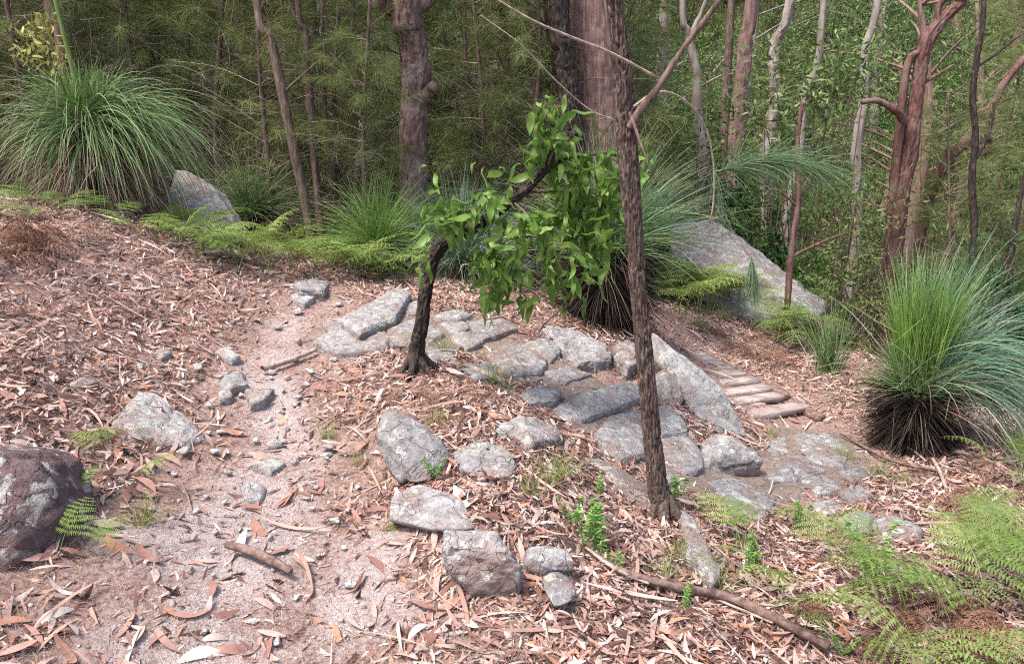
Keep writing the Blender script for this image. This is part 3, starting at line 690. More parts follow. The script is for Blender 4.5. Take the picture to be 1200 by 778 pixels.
# fine brown needles and bits
N = 230000
yy = 1.5 + 6.0 * rng.random(N) ** 1.3; xx = (rng.random(N) * 2 - 1) * (yy * .74 + .4); xy = np.c_[xx, yy]
keep = rng.random(N) < np.clip(.9 + .6 * fbm(np.c_[xy * 2.3, np.zeros(N)], 3, 5) - .25 * sand_mask(xy) + .4 * track_mask(xy) - .6 * pave_mask(xy), .08, 1); xy = xy[keep]; N = len(xy)
C = np.c_[xy, H(xy) + .003 + .036 * rng.random(N) ** 1.5 * np.clip(1 - sand_mask(xy) - pave_mask(xy), .15, 1)]; nn = norm(hnormal(xy) + rng.normal(0, .25, (N, 3)))
L = rng.uniform(.012, .075, N); mb = MB(); leaf_ribbons(mb, C, nn, L, rng.uniform(.0007, .0018, N), 2, .3)
o = link('needle_litter', mb.mesh('needle_litter', M['needle'])); tag(o, 'fine brown needles and crumbs strewn over the sandy track', 'leaf litter', kind='stuff')
# shed bark strips and twigs
N = 1400
yy = 1.6 + 6.5 * rng.random(N); xx = (rng.random(N) * 2 - 1) * (yy * .74 + .4); xy = np.c_[xx, yy]
keep = rng.random(N) < np.clip(.8 - .8 * sand_mask(xy) - .75 * pave_mask(xy), .03, 1); xy = xy[keep]; N = len(xy)
C = np.c_[xy, H(xy) + .012 + .03 * rng.random(N)]; nn = norm(hnormal(xy, .1) + rng.normal(0, .1, (N, 3)))
L = rng.uniform(.12, .42, N); mb = MB(); leaf_ribbons(mb, C, nn, L, rng.uniform(.002, .009, N), 6, .25)
o = link('bark_litter', mb.mesh('bark_litter', M['barkstrip'])); tag(o, 'narrow shed bark strips and twigs among the dry leaves', 'leaf litter', kind='stuff')

# grit and tiny stones on the track and between the paving
N = 9000; rg = np.random.default_rng(77)
yy = 1.6 + 5 * rg.random(N) ** 1.2; xx = (rg.random(N) * 2 - 1) * (yy * .72); xy = np.c_[xx, yy]
keep = rg.random(N) < np.clip(.08 + .9 * track_mask(xy) + .5 * pave_mask(xy), 0, 1); xy = xy[keep]; N = len(xy)
r_ = np.clip(rg.lognormal(-5.35, .5, N), .002, .016); c_ = np.c_[xy, H(xy) + r_ * .25]
cube = np.array([[-1,-1,-1],[1,-1,-1],[1,1,-1],[-1,1,-1],[-1,-1,1],[1,-1,1],[1,1,1],[-1,1,1]]) * .6
Vg = c_[:, None] + (cube[None] * rg.uniform(.55, 1.25, (N, 8, 1)) * rg.uniform(.6, 1.3, (N, 1, 3)) + rg.normal(0, .15, (N, 8, 3))) * r_[:, None, None]
fq = np.array([[3,2,1,0],[4,5,6,7],[0,1,5,4],[1,2,6,5],[2,3,7,6],[3,0,4,7]])
mb = MB(); mb.add(Vg.reshape(-1, 3), (np.arange(N)[:, None, None] * 8 + fq[None]).reshape(-1, 4))
M['grit'] = mat_island('sandstone_grit', [(0, (.16, .11, .095)), (.5, (.32, .26, .245)), (1, (.52, .48, .48))], .9)
o = link('gravel', mb.mesh('gravel', M['grit'])); tag(o, 'loose sandstone grit scattered along the trodden track', 'gravel', kind='stuff')

# the largest dry leaves, one by one
lm = []
for k in range(8):
    mb = MB(); r_ = np.random.default_rng(300 + k)
    leaf_ribbons(mb, np.zeros((1, 3)), np.array([[0, 0, 1.]]), np.array([1.0]), np.array([r_.uniform(.09, .15)]), 9, .45, r_)
    lm.append(mb.mesh('fallen_leaf', M['leafthing'], True))
cnt = 0
spots = []
while cnt < 280:
    u, v = random.uniform(5, 1195), random.uniform(520, 775)
    if random.random() < .25: v = random.uniform(430, 560)
    g = G(u, v)
    if pave_mask(g[None, :2])[0] > .5: continue
    o = link('fallen_leaf', lm[cnt % 8], None, g + np.array([0, 0, .026])); s = random.uniform(.075, .15); o.scale = (s, s, s)
    n_ = Vector(hnormal(g[:2])[0] + rng.normal(0, .16, 3)); q = n_.normalized().to_track_quat('Z', 'Y')
    o.rotation_mode = 'QUATERNION'; o.rotation_quaternion = q @ Matrix.Rotation(random.uniform(0, 6.28), 3, 'Z').to_quaternion()
    if sand_mask(g[None, :2])[0] > .5: tag(o, 'dry curled gum leaf lying on bare sandy track', 'leaf', 'dry leaves on the bare sandy track'); o.location.z -= .01
    elif u > 760: tag(o, 'dry gum leaf on litter under the bracken by the curved branch', 'leaf', 'dry leaves under the bracken')
    elif u < 200: tag(o, 'dry gum leaf on the litter around the dark boulder', 'leaf', 'dry leaves around the dark boulder')
    else: tag(o, 'dry gum leaf on the litter around the row of boulders', 'leaf', 'dry leaves around the row of boulders')
    cnt += 1

# ------------------------------------------------------------------ grass trees
def arch(rg, N, base, th0, th1, az, azs, L, droop, K=10, power=1.0):
    th = np.radians(th0 + (th1 - th0) * rg.random(N) ** power); a = (rg.random(N) * 2 * np.pi) if az is None else rg.normal(az, azs, N)
    d = np.c_[np.sin(th) * np.cos(a), np.sin(th) * np.sin(a), np.cos(th)]
    Ls = L * np.clip(rg.normal(.88, .2, N), .3, 1.2); ds = Ls / (K - 1)
    P = np.empty((N, K, 3)); P[:, 0] = base; 
    dr = droop * rg.uniform(.5, 1.4, N)
    for k in range(1, K):
        P[:, k] = P[:, k - 1] + d * ds[:, None]
        d = d + np.c_[np.zeros(N), np.zeros(N), -dr * ds * (.3 + 1.4 * k / K)] + rg.normal(0, .012, (N, 3)); d = norm(d)
        kk = rg.random(N) < .018; d[kk] = norm(d[kk] + rg.normal(0, .55, (kk.sum(), 3)) + np.array([0, 0, -.5]))
    side = norm(np.cross(P[:, -1] - P[:, 0], rg.normal(size=(N, 3))))
    return P, side
def add_blades(mb, P, side, w):
    K = P.shape[1]; prof = w * np.interp(np.linspace(0, 1, K), [0, .1, .6, 1], [1, 1, .75, .15])
    ribbons(mb, P, np.repeat(prof[None], len(P), 0), side)
def grass_tree(label, loc, trunk_h, trunk_r, parts, skirt=None, seed=0, spike=None):
    rg = np.random.default_rng(seed); t = thing('grass_tree', label, 'grass tree', loc)
    mb = MB(); tube(mb, [(0, 0, -.1), (0, 0, trunk_h * .5), (0, 0, trunk_h)], [trunk_r * 1.1, trunk_r, trunk_r * .8], 14, 20, bark_disp(.02, 3, 20, seed))
    link('trunk', mb.mesh('trunk', M['gt_dead']), t)
    if skirt:
        n, L, w, m, dr, up, dn = skirt; mb = MB()
        z = rg.random(n) * trunk_h; a = rg.random(n) * 6.283
        b = np.c_[np.cos(a) * trunk_r, np.sin(a) * trunk_r, z]
        th = np.radians(up + (dn - up) * (1 - z / trunk_h) ** .7 + rg.normal(0, 12, n))
        d = np.c_[np.sin(th) * np.cos(a), np.sin(th) * np.sin(a), np.cos(th)] + rg.normal(0, .15, (n, 3))
        Ls = L * rg.uniform(.6, 1.15, n); K = 5; P = np.empty((n, K, 3)); P[:, 0] = b
        for k in range(1, K):
            P[:, k] = P[:, k - 1] + norm(d) * (Ls / (K - 1))[:, None]; d = norm(d) + np.array([0, 0, -dr / K])
        gz = H(P[..., :2].reshape(-1, 2) + np.array(loc)[:2]).reshape(n, K) - loc[2]
        P[..., 2] = np.maximum(P[..., 2], gz + .01 + .03 * rg.random((n, 1)))
        add_blades(mb, P, norm(np.cross(d, rg.normal(size=(n, 3)))), w); link('skirt', mb.mesh('skirt', M[m]), t)['kind'] = 'stuff'
    for nm, n, th0, th1, az, azs, L, dr, w, m, *pw in parts:
        mb = MB(); base = np.c_[rg.normal(0, trunk_r * .45, (n, 2)), trunk_h - .05 + rg.random(n) * .1]
        P, sd = arch(rg, n, base, th0, th1, az, azs, L, dr, 11, pw[0] if pw else 1)
        gz = H(P[..., :2].reshape(-1, 2) + np.array(loc)[:2]).reshape(n, 11) - loc[2]
        P[..., 2] = np.maximum(P[..., 2], gz + .015 + .03 * rg.random((n, 1)))
        add_blades(mb, P, sd, w); link(nm, mb.mesh(nm, M[m]), t)['kind'] = 'stuff'
    n = 130; mb = MB(); P, sd = arch(rg, n, np.c_[rg.normal(0, trunk_r * .5, (n, 2)), trunk_h - .1 + rg.random(n) * .1], 25, 100, None, 0, parts[-1][6] * .85, 2.2, 11)
    gz = H(P[..., :2].reshape(-1, 2) + np.array(loc)[:2]).reshape(n, 11) - loc[2]; P[..., 2] = np.maximum(P[..., 2], gz + .02)
    add_blades(mb, P, sd, .003); link('dead_leaves', mb.mesh('dead_leaves', M['gt_straw']), t)['kind'] = 'stuff'
    if spike:
        mb = MB(); tube(mb, np.array(spike[0]) - np.array(loc), spike[1], 10, 40); link('flower_spike', mb.mesh('flower_spike', M['spike'], True), t)
    return t

g = G(112, 246); Yb = g[1]
grass_tree('huge shaggy grass tree with a tall green flower spike', g, .66, .13,
  [('crown', 420, 3, 45, None, 0, .55, .6, .0045, 'gt_bright', .9), ('arching_leaves', 560, 25, 75, None, 0, .8, 2.3, .0042, 'gt_leaf'), ('drooping_leaves', 560, 65, 110, None, 0, .85, 2.4, .004, 'gt_leaf'), ('swept_leaves', 520, 45, 90, -.25, .5, 1.25, 2.2, .004, 'gt_leaf')],
  (1500, .75, .003, 'gt_straw', 1.0, 105, 155), 11,
  ([np.array(g) + [0, 0, .6], at(92, 110, Yb), at(75, 40, Yb), at(58, -30, Yb), at(45, -90, Yb)], [.02, .02, .02, .018, .016]))
grass_tree('dark green grass tree standing behind the pale rounded boulder', np.array([*at(296, 260, 8.0)[:2], h1(*at(296, 260, 8.0)[:2])]), .35, .12,
  [('crown', 900, 5, 85, None, 0, .75, .8, .003, 'gt_leaf', .8)], (500, .4, .003, 'gt_straw', .5, 80, 130), 12)
for (x, y, lab, sd, L) in [(445, 318, 'rounded grass tree in front of the knobbly trunk', 13, .72), (545, 332, 'tall thin leaved grass tree behind the bent black trunk', 14, .85)]:
    g = G(x, y); grass_tree(lab, g, .22, .12, [('crown', 1000, 5, 95, None, 0, L, .9, .003, 'gt_bright' if sd == 13 else 'gt_blue', .8)], (600, .42, .003, 'gt_straw', .5, 80, 125), sd)
g = G(708, 382)
grass_tree('broad grass tree with a black shaggy skirt behind the leafy branch', g, .62, .15,
  [('crown', 1300, 5, 75, None, 0, 1.1, .7, .0032, 'gt_leaf', .9), ('swept_leaves', 260, 35, 65, .35, .5, 1.15, .5, .003, 'gt_blue')], (2600, .48, .0032, 'gt_dead', .5, 75, 150), 15)
g = G(1068, 520)
grass_tree('bright green grass tree with leaves sweeping over to one side', g, .41, .14,
  [('crown', 900, 2, 22, None, 0, .82, .12, .0034, 'gt_bright', .9), ('low_leaves', 600, 30, 85, None, 0, .42, .4, .003, 'gt_leaf'), ('swept_leaves', 240, 8, 45, .3, .5, 1.0, .9, .0034, 'gt_blue'), ('hanging_leaves', 760, 30, 80, -.18, .36, 1.0, 2.9, .0036, 'gt_blue')],
  (2600, .25, .0032, 'gt_dead', .4, 70, 140), 16)

# ------------------------------------------------------------------ ferns
def frond_mesh(name, mat, seed, np_=13, curve=1.0, stipe=.38, dead=False, plf=.42):
    rg = np.random.default_rng(seed); mb = MB()
    n = 24; d = np.array([0.35, 0, 1.0]); p = np.zeros(3); R = [p]
    for k in range(n - 1):
        d = d / np.linalg.norm(d); p = p + d / (n - 1); R.append(p)
        d = d + np.array([.05, rg.normal(0, .01), -.075 * curve * (k / n * 1.6 + .25)])
    R = np.array(R); tg = norm(np.gradient(R, axis=0))
    tube(mb, R, np.linspace(.007, .0015, n), 4)
    C = []; D = []; LL = []; 
    for i in range(np_):
        s = stipe + (1 - stipe) * (i / np_) ** .95; k = s * (n - 1); k0 = min(int(k), n - 2); q = R[k0] + (R[k0 + 1] - R[k0]) * (k - k0); t = tg[k0]
        lat0 = np.array([0, 1., 0]); up = norm(np.cross(t, lat0))
        plen = plf * (1 - (i / np_)) ** .85 * rg.uniform(.85, 1.1) + .02
        for sg in (-1, 1):
            dirv = norm(lat0 * sg + t * rg.uniform(.25, .5) - np.array([0, 0, 1]) * rg.uniform(.0, .25) * (2.5 if dead else 1))
            m = max(4, int(19 * plen / .42)); js = (np.arange(m) + .6) / m
            pts = q + dirv * (js * plen)[:, None] + np.array([0, 0, -1]) * (js ** 2 * plen * (.5 if dead else .16))[:, None]
            mb_p = np.vstack([q, pts])[None]; ribbons(mb, mb_p, np.full((1, len(pts) + 1), .0022), norm(np.cross(dirv, up))[None])
            for s2 in (-1, 1):
                pd = norm(np.cross(up, dirv) * s2 + dirv * .35 + rg.normal(0, .12, (m, 3)) * (3 if dead else 1))
                C.append(pts); D.append(pd); LL.append(min(plen * .13, .034) * (1 - js) ** .55 + .007)
    C = np.concatenate(C); D = np.concatenate(D); LL = np.concatenate(LL)
    s = np.array([0, .45, 1]); P = C[:, None] + D[:, None] * (s[None, :, None] * LL[:, None, None]); P[..., 2] -= (s ** 2)[None] * LL[:, None] * .15
    up = np.array([0, 0, 1.]); side = norm(np.cross(D, up + rg.normal(0, .2, D.shape)))
    W = np.minimum(LL * .26, .0062)[:, None] * np.array([1, .85, .12])[None]
    ribbons(mb, P, W, side)
    return mb.mesh(name, mat)
fr = {'s': [frond_mesh('frond', M['fern'], 70 + k, 9, [.6, .9, .75][k], .45, False, .34) for k in range(3)],
      'g': [frond_mesh('frond', M['fern'], 40 + k, 10, [.8, 1.2, .6, 1.0][k], .4, False, .36) for k in range(4)],
      'b': [frond_mesh('frond', M['fern_blue'], 50 + k, 10, [.9, 1.3, .75][k], .42, False, .36) for k in range(3)],
      'd': [frond_mesh('frond', M['fern_dead'], 60 + k, 11, [2.2, 3, 1.8][k], .3, True) for k in range(3)]}
def fern(px, py, L, n, kind, label, group=None, az=None, spread=1.0, lean=-.12):
    g = G(px, py); t = thing('bracken_fern', label, 'fern', g - np.array([0, 0, .02]), 0, group)
    for k in range(n):
        o = link('frond', random.choice(fr[kind]), t); s = L * random.uniform(.75, 1.15); o.scale = (s, s, s)
        a = (az + random.uniform(-.6, .6) * spread) if az is not None else random.uniform(0, 6.28)
        o.rotation_euler = (random.uniform(-.2, .2), lean + random.uniform(-.15, .2), a); o.location = (random.uniform(-.05, .05), random.uniform(-.05, .05), 0)
    return t
# beside the dark boulder
fern(86, 655, .30, 2, 's', 'small bracken fern on a thin stalk beside the dark boulder', None, 1.5)
fern(140, 575, .26, 1, 's', 'tiny bright bracken frond on the bare track', None, .3)
fern(82, 595, .22, 2, 's', 'bracken fern behind the dark boulder')
fern(118, 535, .24, 2, 's', 'bracken fern at the edge of the pale slab', None, 3.0)
fern(150, 520, .22, 1, 's', 'bracken frond lying over the pale slab', None, .3)
LAB_BACK = 'yellow green bracken fern in the band behind the track'
for (x, y) in [(205,288),(228,300),(250,292),(176,284),(268,306),(300,300),(322,312),(340,318),(352,305),(372,318),(392,322),(405,312),(420,326),(436,330),(452,328),(468,332),(487,332),(398,300),(330,296),(310,318),(280,318),(240,276),(215,275)]:
    fern(x, y, random.uniform(.45, .7), 4, 'g', LAB_BACK, 'bracken band behind the track')
for (x, y) in [(15,252),(40,246),(66,252),(92,256),(30,268),(130,262)]:
    fern(x, y, random.uniform(.36, .5), 3, 'b', 'small green bracken fern around the foot of the huge grass tree', 'bracken around the huge grass tree')
for (x, y) in [(10,292),(34,284),(58,292),(20,312),(80,284),(48,308)]:
    fern(x, y, random.uniform(.35, .5), 4, 'd', 'dead reddish bracken on the bank below the huge grass tree', 'dead bracken on the bank')
for (x, y) in [(786,364),(800,370),(815,366),(830,368),(846,366),(862,366),(878,368),(795,356),(812,354),(828,356),(844,355),(860,356)]:
    fern(x, y, random.uniform(.75, 1.05), 4, 'g', 'green bracken fern in front of the slanting boulder', 'bracken before the slanting boulder')
for (x, y) in [(912,402),(932,408),(955,405),(975,404),(940,390),(990,396)]:
    fern(x, y, random.uniform(.7, .9), 6, 'b', 'green bracken fern beside the timber steps', 'bracken beside the timber steps')
for (x, y) in [(840,398),(862,410),(888,416),(905,425),(878,402)]:
    fern(x, y, random.uniform(.3, .42), 4, 'd', 'dead brown bracken above the timber steps', 'dead bracken above the timber steps')
for (x, y, L, n, k) in [(880,650,.42,2,'g'),(925,690,.48,2,'g'),(985,668,.5,2,'b'),(1045,690,.58,2,'b'),(1095,715,.62,2,'b'),(1145,735,.66,2,'b'),(1185,715,.66,2,'b'),(1175,668,.55,2,'b'),
        (930,745,.46,2,'g'),(1000,765,.5,1,'g'),(1080,790,.55,2,'b'),(1150,800,.6,2,'b'),(1210,765,.6,2,'b'),(1195,640,.5,2,'b'),(1065,655,.42,1,'g'),(1120,672,.5,1,'b'),(895,615,.4,1,'g'),(1015,720,.5,1,'b'),(1125,770,.6,1,'b'),(960,720,.45,1,'g'),(865,665,.36,1,'g'),(1055,745,.58,1,'b'),(1190,690,.62,1,'b'),(1150,655,.55,1,'b'),(1170,760,.62,1,'b')]:
    fern(x, y, L, n, k, 'yellow green bracken fern in the patch around the curved branch' if k == 'g' else 'deeper green bracken fern in the patch below the lower path', 'bracken patch below the lower path')
for (x, y) in [(1160,735),(1190,770),(1100,740),(1130,590),(1150,615),(1185,575),(1060,770),(1130,755),(1080,720),(1040,700),(1170,790),(990,735)]:
    fern(x, y, random.uniform(.28, .42), 3, 'd', 'dead rusty bracken among the green patch', 'dead bracken in the patch')
for (x, y) in [(1175,545),(1195,560),(1185,525)]:
    fern(x, y, .45, 3, 'b', 'bracken fern against the sweeping grass tree leaves', 'bracken against the sweeping grass tree')
for (x, y) in [(520,500),(495,475),(540,470),(470,470)]:
    fern(x, y, .25, 3, 'd', 'dead brown bracken below the bent black trunk', 'dead bracken below the bent trunk')

# ------------------------------------------------------------------ grass tufts and seedlings
def tuft_mesh(mat, n, L, seed, droop=2.0):
    rg = np.random.default_rng(seed); mb = MB(); P, sd = arch(rg, n, np.c_[rg.normal(0, .02, (n, 2)), np.zeros(n)], 5, 65, None, 0, L, droop, 6); P[..., 2] = np.maximum(P[..., 2], .003)
    add_blades(mb, P, sd, .0013); return mb.mesh('grass_tuft', mat)
tm = [tuft_mesh(M['grass'], 70, .16, 80 + k) for k in range(3)]
for k, (x, y, s, where) in enumerate([(168,615,1,'on the sandy track'),(460,622,.6,'by the smooth low stone'),(385,515,.8,'by the notched boulder'),(575,450,1.1,'at the paving edge'),(590,458,.9,'at the paving edge'),(520,415,1,'at the paving edge'),(505,412,.8,'at the paving edge'),(510,500,1,'by the notched boulder'),
     (640,570,1.2,'below the slim tree'),(660,560,1.1,'below the slim tree'),(620,580,.9,'below the slim tree'),(800,660,1.1,'by the long narrow stone'),(840,690,1.2,'by the long narrow stone'),(780,680,1,'by the long narrow stone'),(870,650,1,'by the long narrow stone'),(680,480,.7,'at the stepped slab'),(690,485,.6,'at the stepped slab'),
     (990,540,1,'by the lower path'),(1030,560,1,'by the lower path'),(1060,570,.9,'by the lower path'),(905,512,.7,'by the lower path'),(820,600,.9,'by the long narrow stone'),(420,545,.7,'by the notched boulder'),(845,375,1.4,'before the slanting boulder'),(820,385,1.3,'before the slanting boulder')]):
    o = link('grass_tuft', tm[k % 3], None, G(x, y)); o.scale = (s, s, s); o.rotation_euler.z = k * 1.7
    tag(o, 'thin yellowish grass tuft ' + where, 'grass', 'grass tufts ' + where)
def herb_mesh(seed, h=.24):
    rg = np.random.default_rng(seed); mb = MB()
    for s in range(5):
        b = np.r_[rg.normal(0, .03, 2), 0]; top = b + np.r_[rg.normal(0, .05, 2), h * rg.uniform(.5, 1)]; tube(mb, [b, (b + top) / 2 + rg.normal(0, .01, 3), top], [.002, .0016, .001], 4, 8)
        n = 60; u = rg.random(n) ** .8; C = b + (top - b) * u[:, None]; a = rg.random(n) * 6.283; d = norm(np.c_[np.cos(a), np.sin(a), rg.uniform(.1, .9, n)])
        Lh = rg.uniform(.018, .04, n); sN = np.array([0, .5, 1]); P = C[:, None] + d[:, None] * (sN[None, :, None] * Lh[:, None, None]); P[..., 2] -= (sN ** 2)[None] * Lh[:, None] * .3
        ribbons(mb, P, Lh[:, None] * np.array([.06, .15, .02])[None], norm(np.cross(d, rg.normal(size=(n, 3)))))
    return mb.mesh('seedling', M['herb'])
hm = [herb_mesh(90 + k) for k in range(3)]
for k, (x, y, s, lab) in enumerate([(688,650,1.15,'leafy light green seedling beside the hole in the litter'),(700,625,.9,'tall light green seedling behind another'),(672,618,.6,'short light green seedling in litter'),(796,590,.8,'light green seedling at the foot of the slim tree'),
      (700,580,.5,'tiny seedling on the buried long stone'),(508,562,.55,'bright seedling at the edge of the notched boulder'),(720,672,.5,'low bright seedling by the curved branch'),(885,665,.9,'wiry green seedling among bracken'),(1025,680,1.2,'wiry green seedling between bracken fronds'),(940,620,.8,'feathery green seedling on the lower path edge'),(800,715,.5,'sprig of green by the curved branch'),(985,770,.5,'sprig of green at the end of the curved branch')]):
    o = link('seedling', hm[k % 3], None, G(x, y)); o.scale = (s, s, s); o.rotation_euler.z = k; tag(o, lab, 'seedling')

# ------------------------------------------------------------------ near trees
def px_line(pp): return np.array([at(*p) for p in pp])
def twig_on(parent, org, pts, r0, r1, mat, name='branch', seed=0):
    mb = MB(); tube(mb, np.array(pts) - org, np.linspace(r0, r1, 6), 6, 24, lambda th, s, R: R * .2 * fbm(np.stack([np.cos(th), np.sin(th), s * 14 + seed], -1), 2, seed)); return link(name, mb.mesh(name, M[mat], True), parent)

g = G(776, 606); Yt = g[1]
near = thing('slim_tree', 'slim tree with fissured brown bark leaning beside the stone steps', 'tree', g)
pts = [g + [0, 0, -.12], g + [0, 0, .0], at(769, 555, Yt), at(760, 470, Yt), at(751, 370, Yt + .02), at(742, 260, Yt + .03), at(735, 170, Yt + .04), at(730, 90, Yt + .04), at(722, 30, Yt + .03), at(713, -30, Yt), at(700, -180, Yt - .1), at(690, -420, Yt - .1)]
mb = MB(); k_ = Yt / FPX / .96
tube(mb, np.array(pts) - g, np.array([20, 15, 10.4, 8.8, 8.6, 9, 10.2, 9.6, 8, 7.8, 7.4, 6]) * k_, 72, 520, bark_disp(.015, 5, 11, 41))
link('trunk', mb.mesh('trunk', M['bark_near'], True), near)
for k, (dx, dy) in enumerate([(-.14, -.08), (.13, -.10), (-.02, -.17), (.15, .06), (-.13, .09)]):
    e = np.array([g[0] + dx, g[1] + dy, 0]); e[2] = h1(e[0], e[1]) - .01
    _mb = MB(); tube(_mb, np.array([g + [dx * .12, dy * .12, .12], g + [dx * .5, dy * .5, .035], e]) - g, [.03, .026, .008], 12, 24, bark_disp(.008, 3, 14, 90 + k)); link('root', _mb.mesh('root', M['bark_near'], True), near)
twig_on(near, g, px_line([(738,150,Yt),(752,128,Yt-.02),(770,104,Yt-.04),(800,58,Yt-.05),(828,22,Yt-.08),(850,-10,Yt-.1),(880,-60,Yt-.1)]), .02, .009, 'bark_brown', 'branch', 1)
twig_on(near, g, px_line([(738,132,Yt),(748,160,Yt-.06),(757,185,Yt-.08),(762,203,Yt-.08)]), .009, .003, 'stick', 'dead_branch', 2)
twig_on(near, g, px_line([(724,85,Yt-.04),(716,62,Yt-.08),(712,30,Yt-.09),(708,-5,Yt-.08)]), .012, .007, 'bark_brown', 'branch', 3)
twig_on(near, g, px_line([(570,-8,Yt-.35),(620,22,Yt-.3),(665,42,Yt-.25),(715,62,Yt-.15),(768,90,Yt-.05)]), .004, .007, 'dead_wood', 'dead_branch', 4)
twig_on(near, g, px_line([(563,18,Yt-.3),(605,48,Yt-.3),(628,70,Yt-.25),(655,98,Yt-.2),(690,128,Yt-.1),(722,142,Yt-.05)]), .002, .004, 'dead_wood', 'dead_branch', 5)
twig_on(near, g, px_line([(742,126,Yt),(770,108,Yt+.1),(800,116,Yt+.2),(825,146,Yt+.3),(836,190,Yt+.35),(836,235,Yt+.35),(832,262,Yt+.35)]), .007, .004, 'dead_wood', 'dead_branch', 6)
twig_on(near, g, px_line([(836,201,Yt+.35),(860,198,Yt+.4),(890,193,Yt+.4),(930,189,Yt+.4)]), .0035, .002, 'dead_wood', 'dead_branch', 7)

def needle_spray(mb, rg, path, n, L, droop, w, spread=.5):
    path = np.asarray(path); u = rg.random(n) * (len(path) - 1.001); i = u.astype(int); f = (u - i)[:, None]
    b = path[i] + (path[i + 1] - path[i]) * f; d = norm(path[i + 1] - path[i]) + rg.normal(0, spread, (n, 3)); d = norm(d)
    K = 5; ls = L * rg.uniform(.5, 1.1, n) / (K - 1); P = np.empty((n, K, 3)); P[:, 0] = b
    for k in range(1, K): P[:, k] = P[:, k - 1] + d * ls[:, None]; d = norm(d + np.array([0, 0, -droop * .25]))
    add_blades(mb, P, norm(np.cross(d, rg.normal(size=(n, 3)))), w)
rg = np.random.default_rng(5); mb = MB()
needle_spray(mb, rg, px_line([(845,200,Yt+.36),(880,192,Yt+.4),(915,188,Yt+.4),(960,196,Yt+.4)]) - g, 620, .34, .9, .0013, .42)
needle_spray(mb, rg, px_line([(836,190,Yt+.35),(846,250,Yt+.35)]) - g, 60, .24, .9, .0011, .4)
needle_spray(mb, rg, px_line([(880,300,Yt+.4),(884,330,Yt+.4)]) - g, 200, .20, 1.4, .0012, .25)
link('needle_spray', mb.mesh('needle_spray', M['oak_near']), near)['kind'] = 'stuff'
twig_on(near, g, px_line([(836,235,Yt+.35),(850,262,Yt+.36),(868,282,Yt+.38),(882,310,Yt+.4)]), .003, .0015, 'dead_wood', 'dead_branch', 8)

# bent black tree with broad leaves
g = G(489, 436); Yb = g[1]; bent = thing('bent_tree', 'bent black trunk carrying a hanging canopy of broad green leaves', 'tree', g)
pts = [g + [0, 0, -.08], g, at(488, 412, Yb), at(495, 375, Yb), at(500, 335, Yb), at(507, 303, Yb), at(524, 282, Yb), at(550, 270, Yb), at(580, 250, Yb - .02), at(612, 226, Yb - .04), at(640, 196, Yb - .05), at(648, 178, Yb - .05)]
k_ = Yb / FPX / .97; mb = MB()
tube(mb, np.array(pts) - g, np.array([19, 14, 8.5, 7, 6.8, 7.4, 7.2, 6, 5.2, 4.8, 4.3, 3]) * k_, 40, 260, bark_disp(.014, 4, 13, 61))
link('trunk', mb.mesh('trunk', M['bark_black'], True), bent)
for k, (dx, dy) in enumerate([(-.16, -.1), (.14, -.12), (-.05, -.2), (.2, .05)]):
    e = np.array([g[0] + dx, g[1] + dy, 0]); e[2] = h1(e[0], e[1]) - .02
    twig_on(bent, g, [g + [dx * .1, dy * .1, .10], g + [dx * .55, dy * .55, .02], e], .028, .008, 'bark_black', 'root', k)
BR = [([(640,198,-.05),(650,165,-.1),(632,140,-.12),(640,120,-.12)], .010), ([(612,226,-.04),(655,190,-.02),(690,182,.05),(735,178,.1)], .010), ([(580,250,-.02),(560,245,-.15),(535,250,-.2),(515,262,-.2)], .008),
      ([(600,235,-.03),(625,260,-.2),(640,290,-.25),(650,318,-.25)], .008), ([(612,226,-.04),(660,225,.1),(700,235,.15),(730,255,.15)], .010), ([(570,255,-.02),(575,285,-.1),(580,310,-.12),(590,335,-.12)], .007), ([(655,190,0),(648,165,.05),(625,160,.08)], .007), ([(660,225,.1),(680,260,.1),(690,300,.05)], .007)]
anchors = []
for k, (pp, r) in enumerate(BR):
    l = px_line([(x, y, Yb + d) for x, y, d in pp]); bo = twig_on(bent, g, l, r, .003, 'bark_brown' if k != 1 else 'bark_black', 'branch', 20 + k)
    rs = resample(l, 14); anchors.append(rs[4:])
    for q in range(4):   # side shoots
        s0 = rs[random.randint(3, 13)]; e = s0 + np.array([random.gauss(0, .13), random.gauss(0, .13), random.gauss(-.05, .09)])
        sh = np.array([s0, (s0 + e) / 2 + [0, 0, .02], e]); twig_on(bo, g, sh, .0035, .002, 'bark_brown', 'shoot', 40 + k * 4 + q); anchors.append(resample(sh, 6)[2:])
A_ = np.concatenate(anchors)
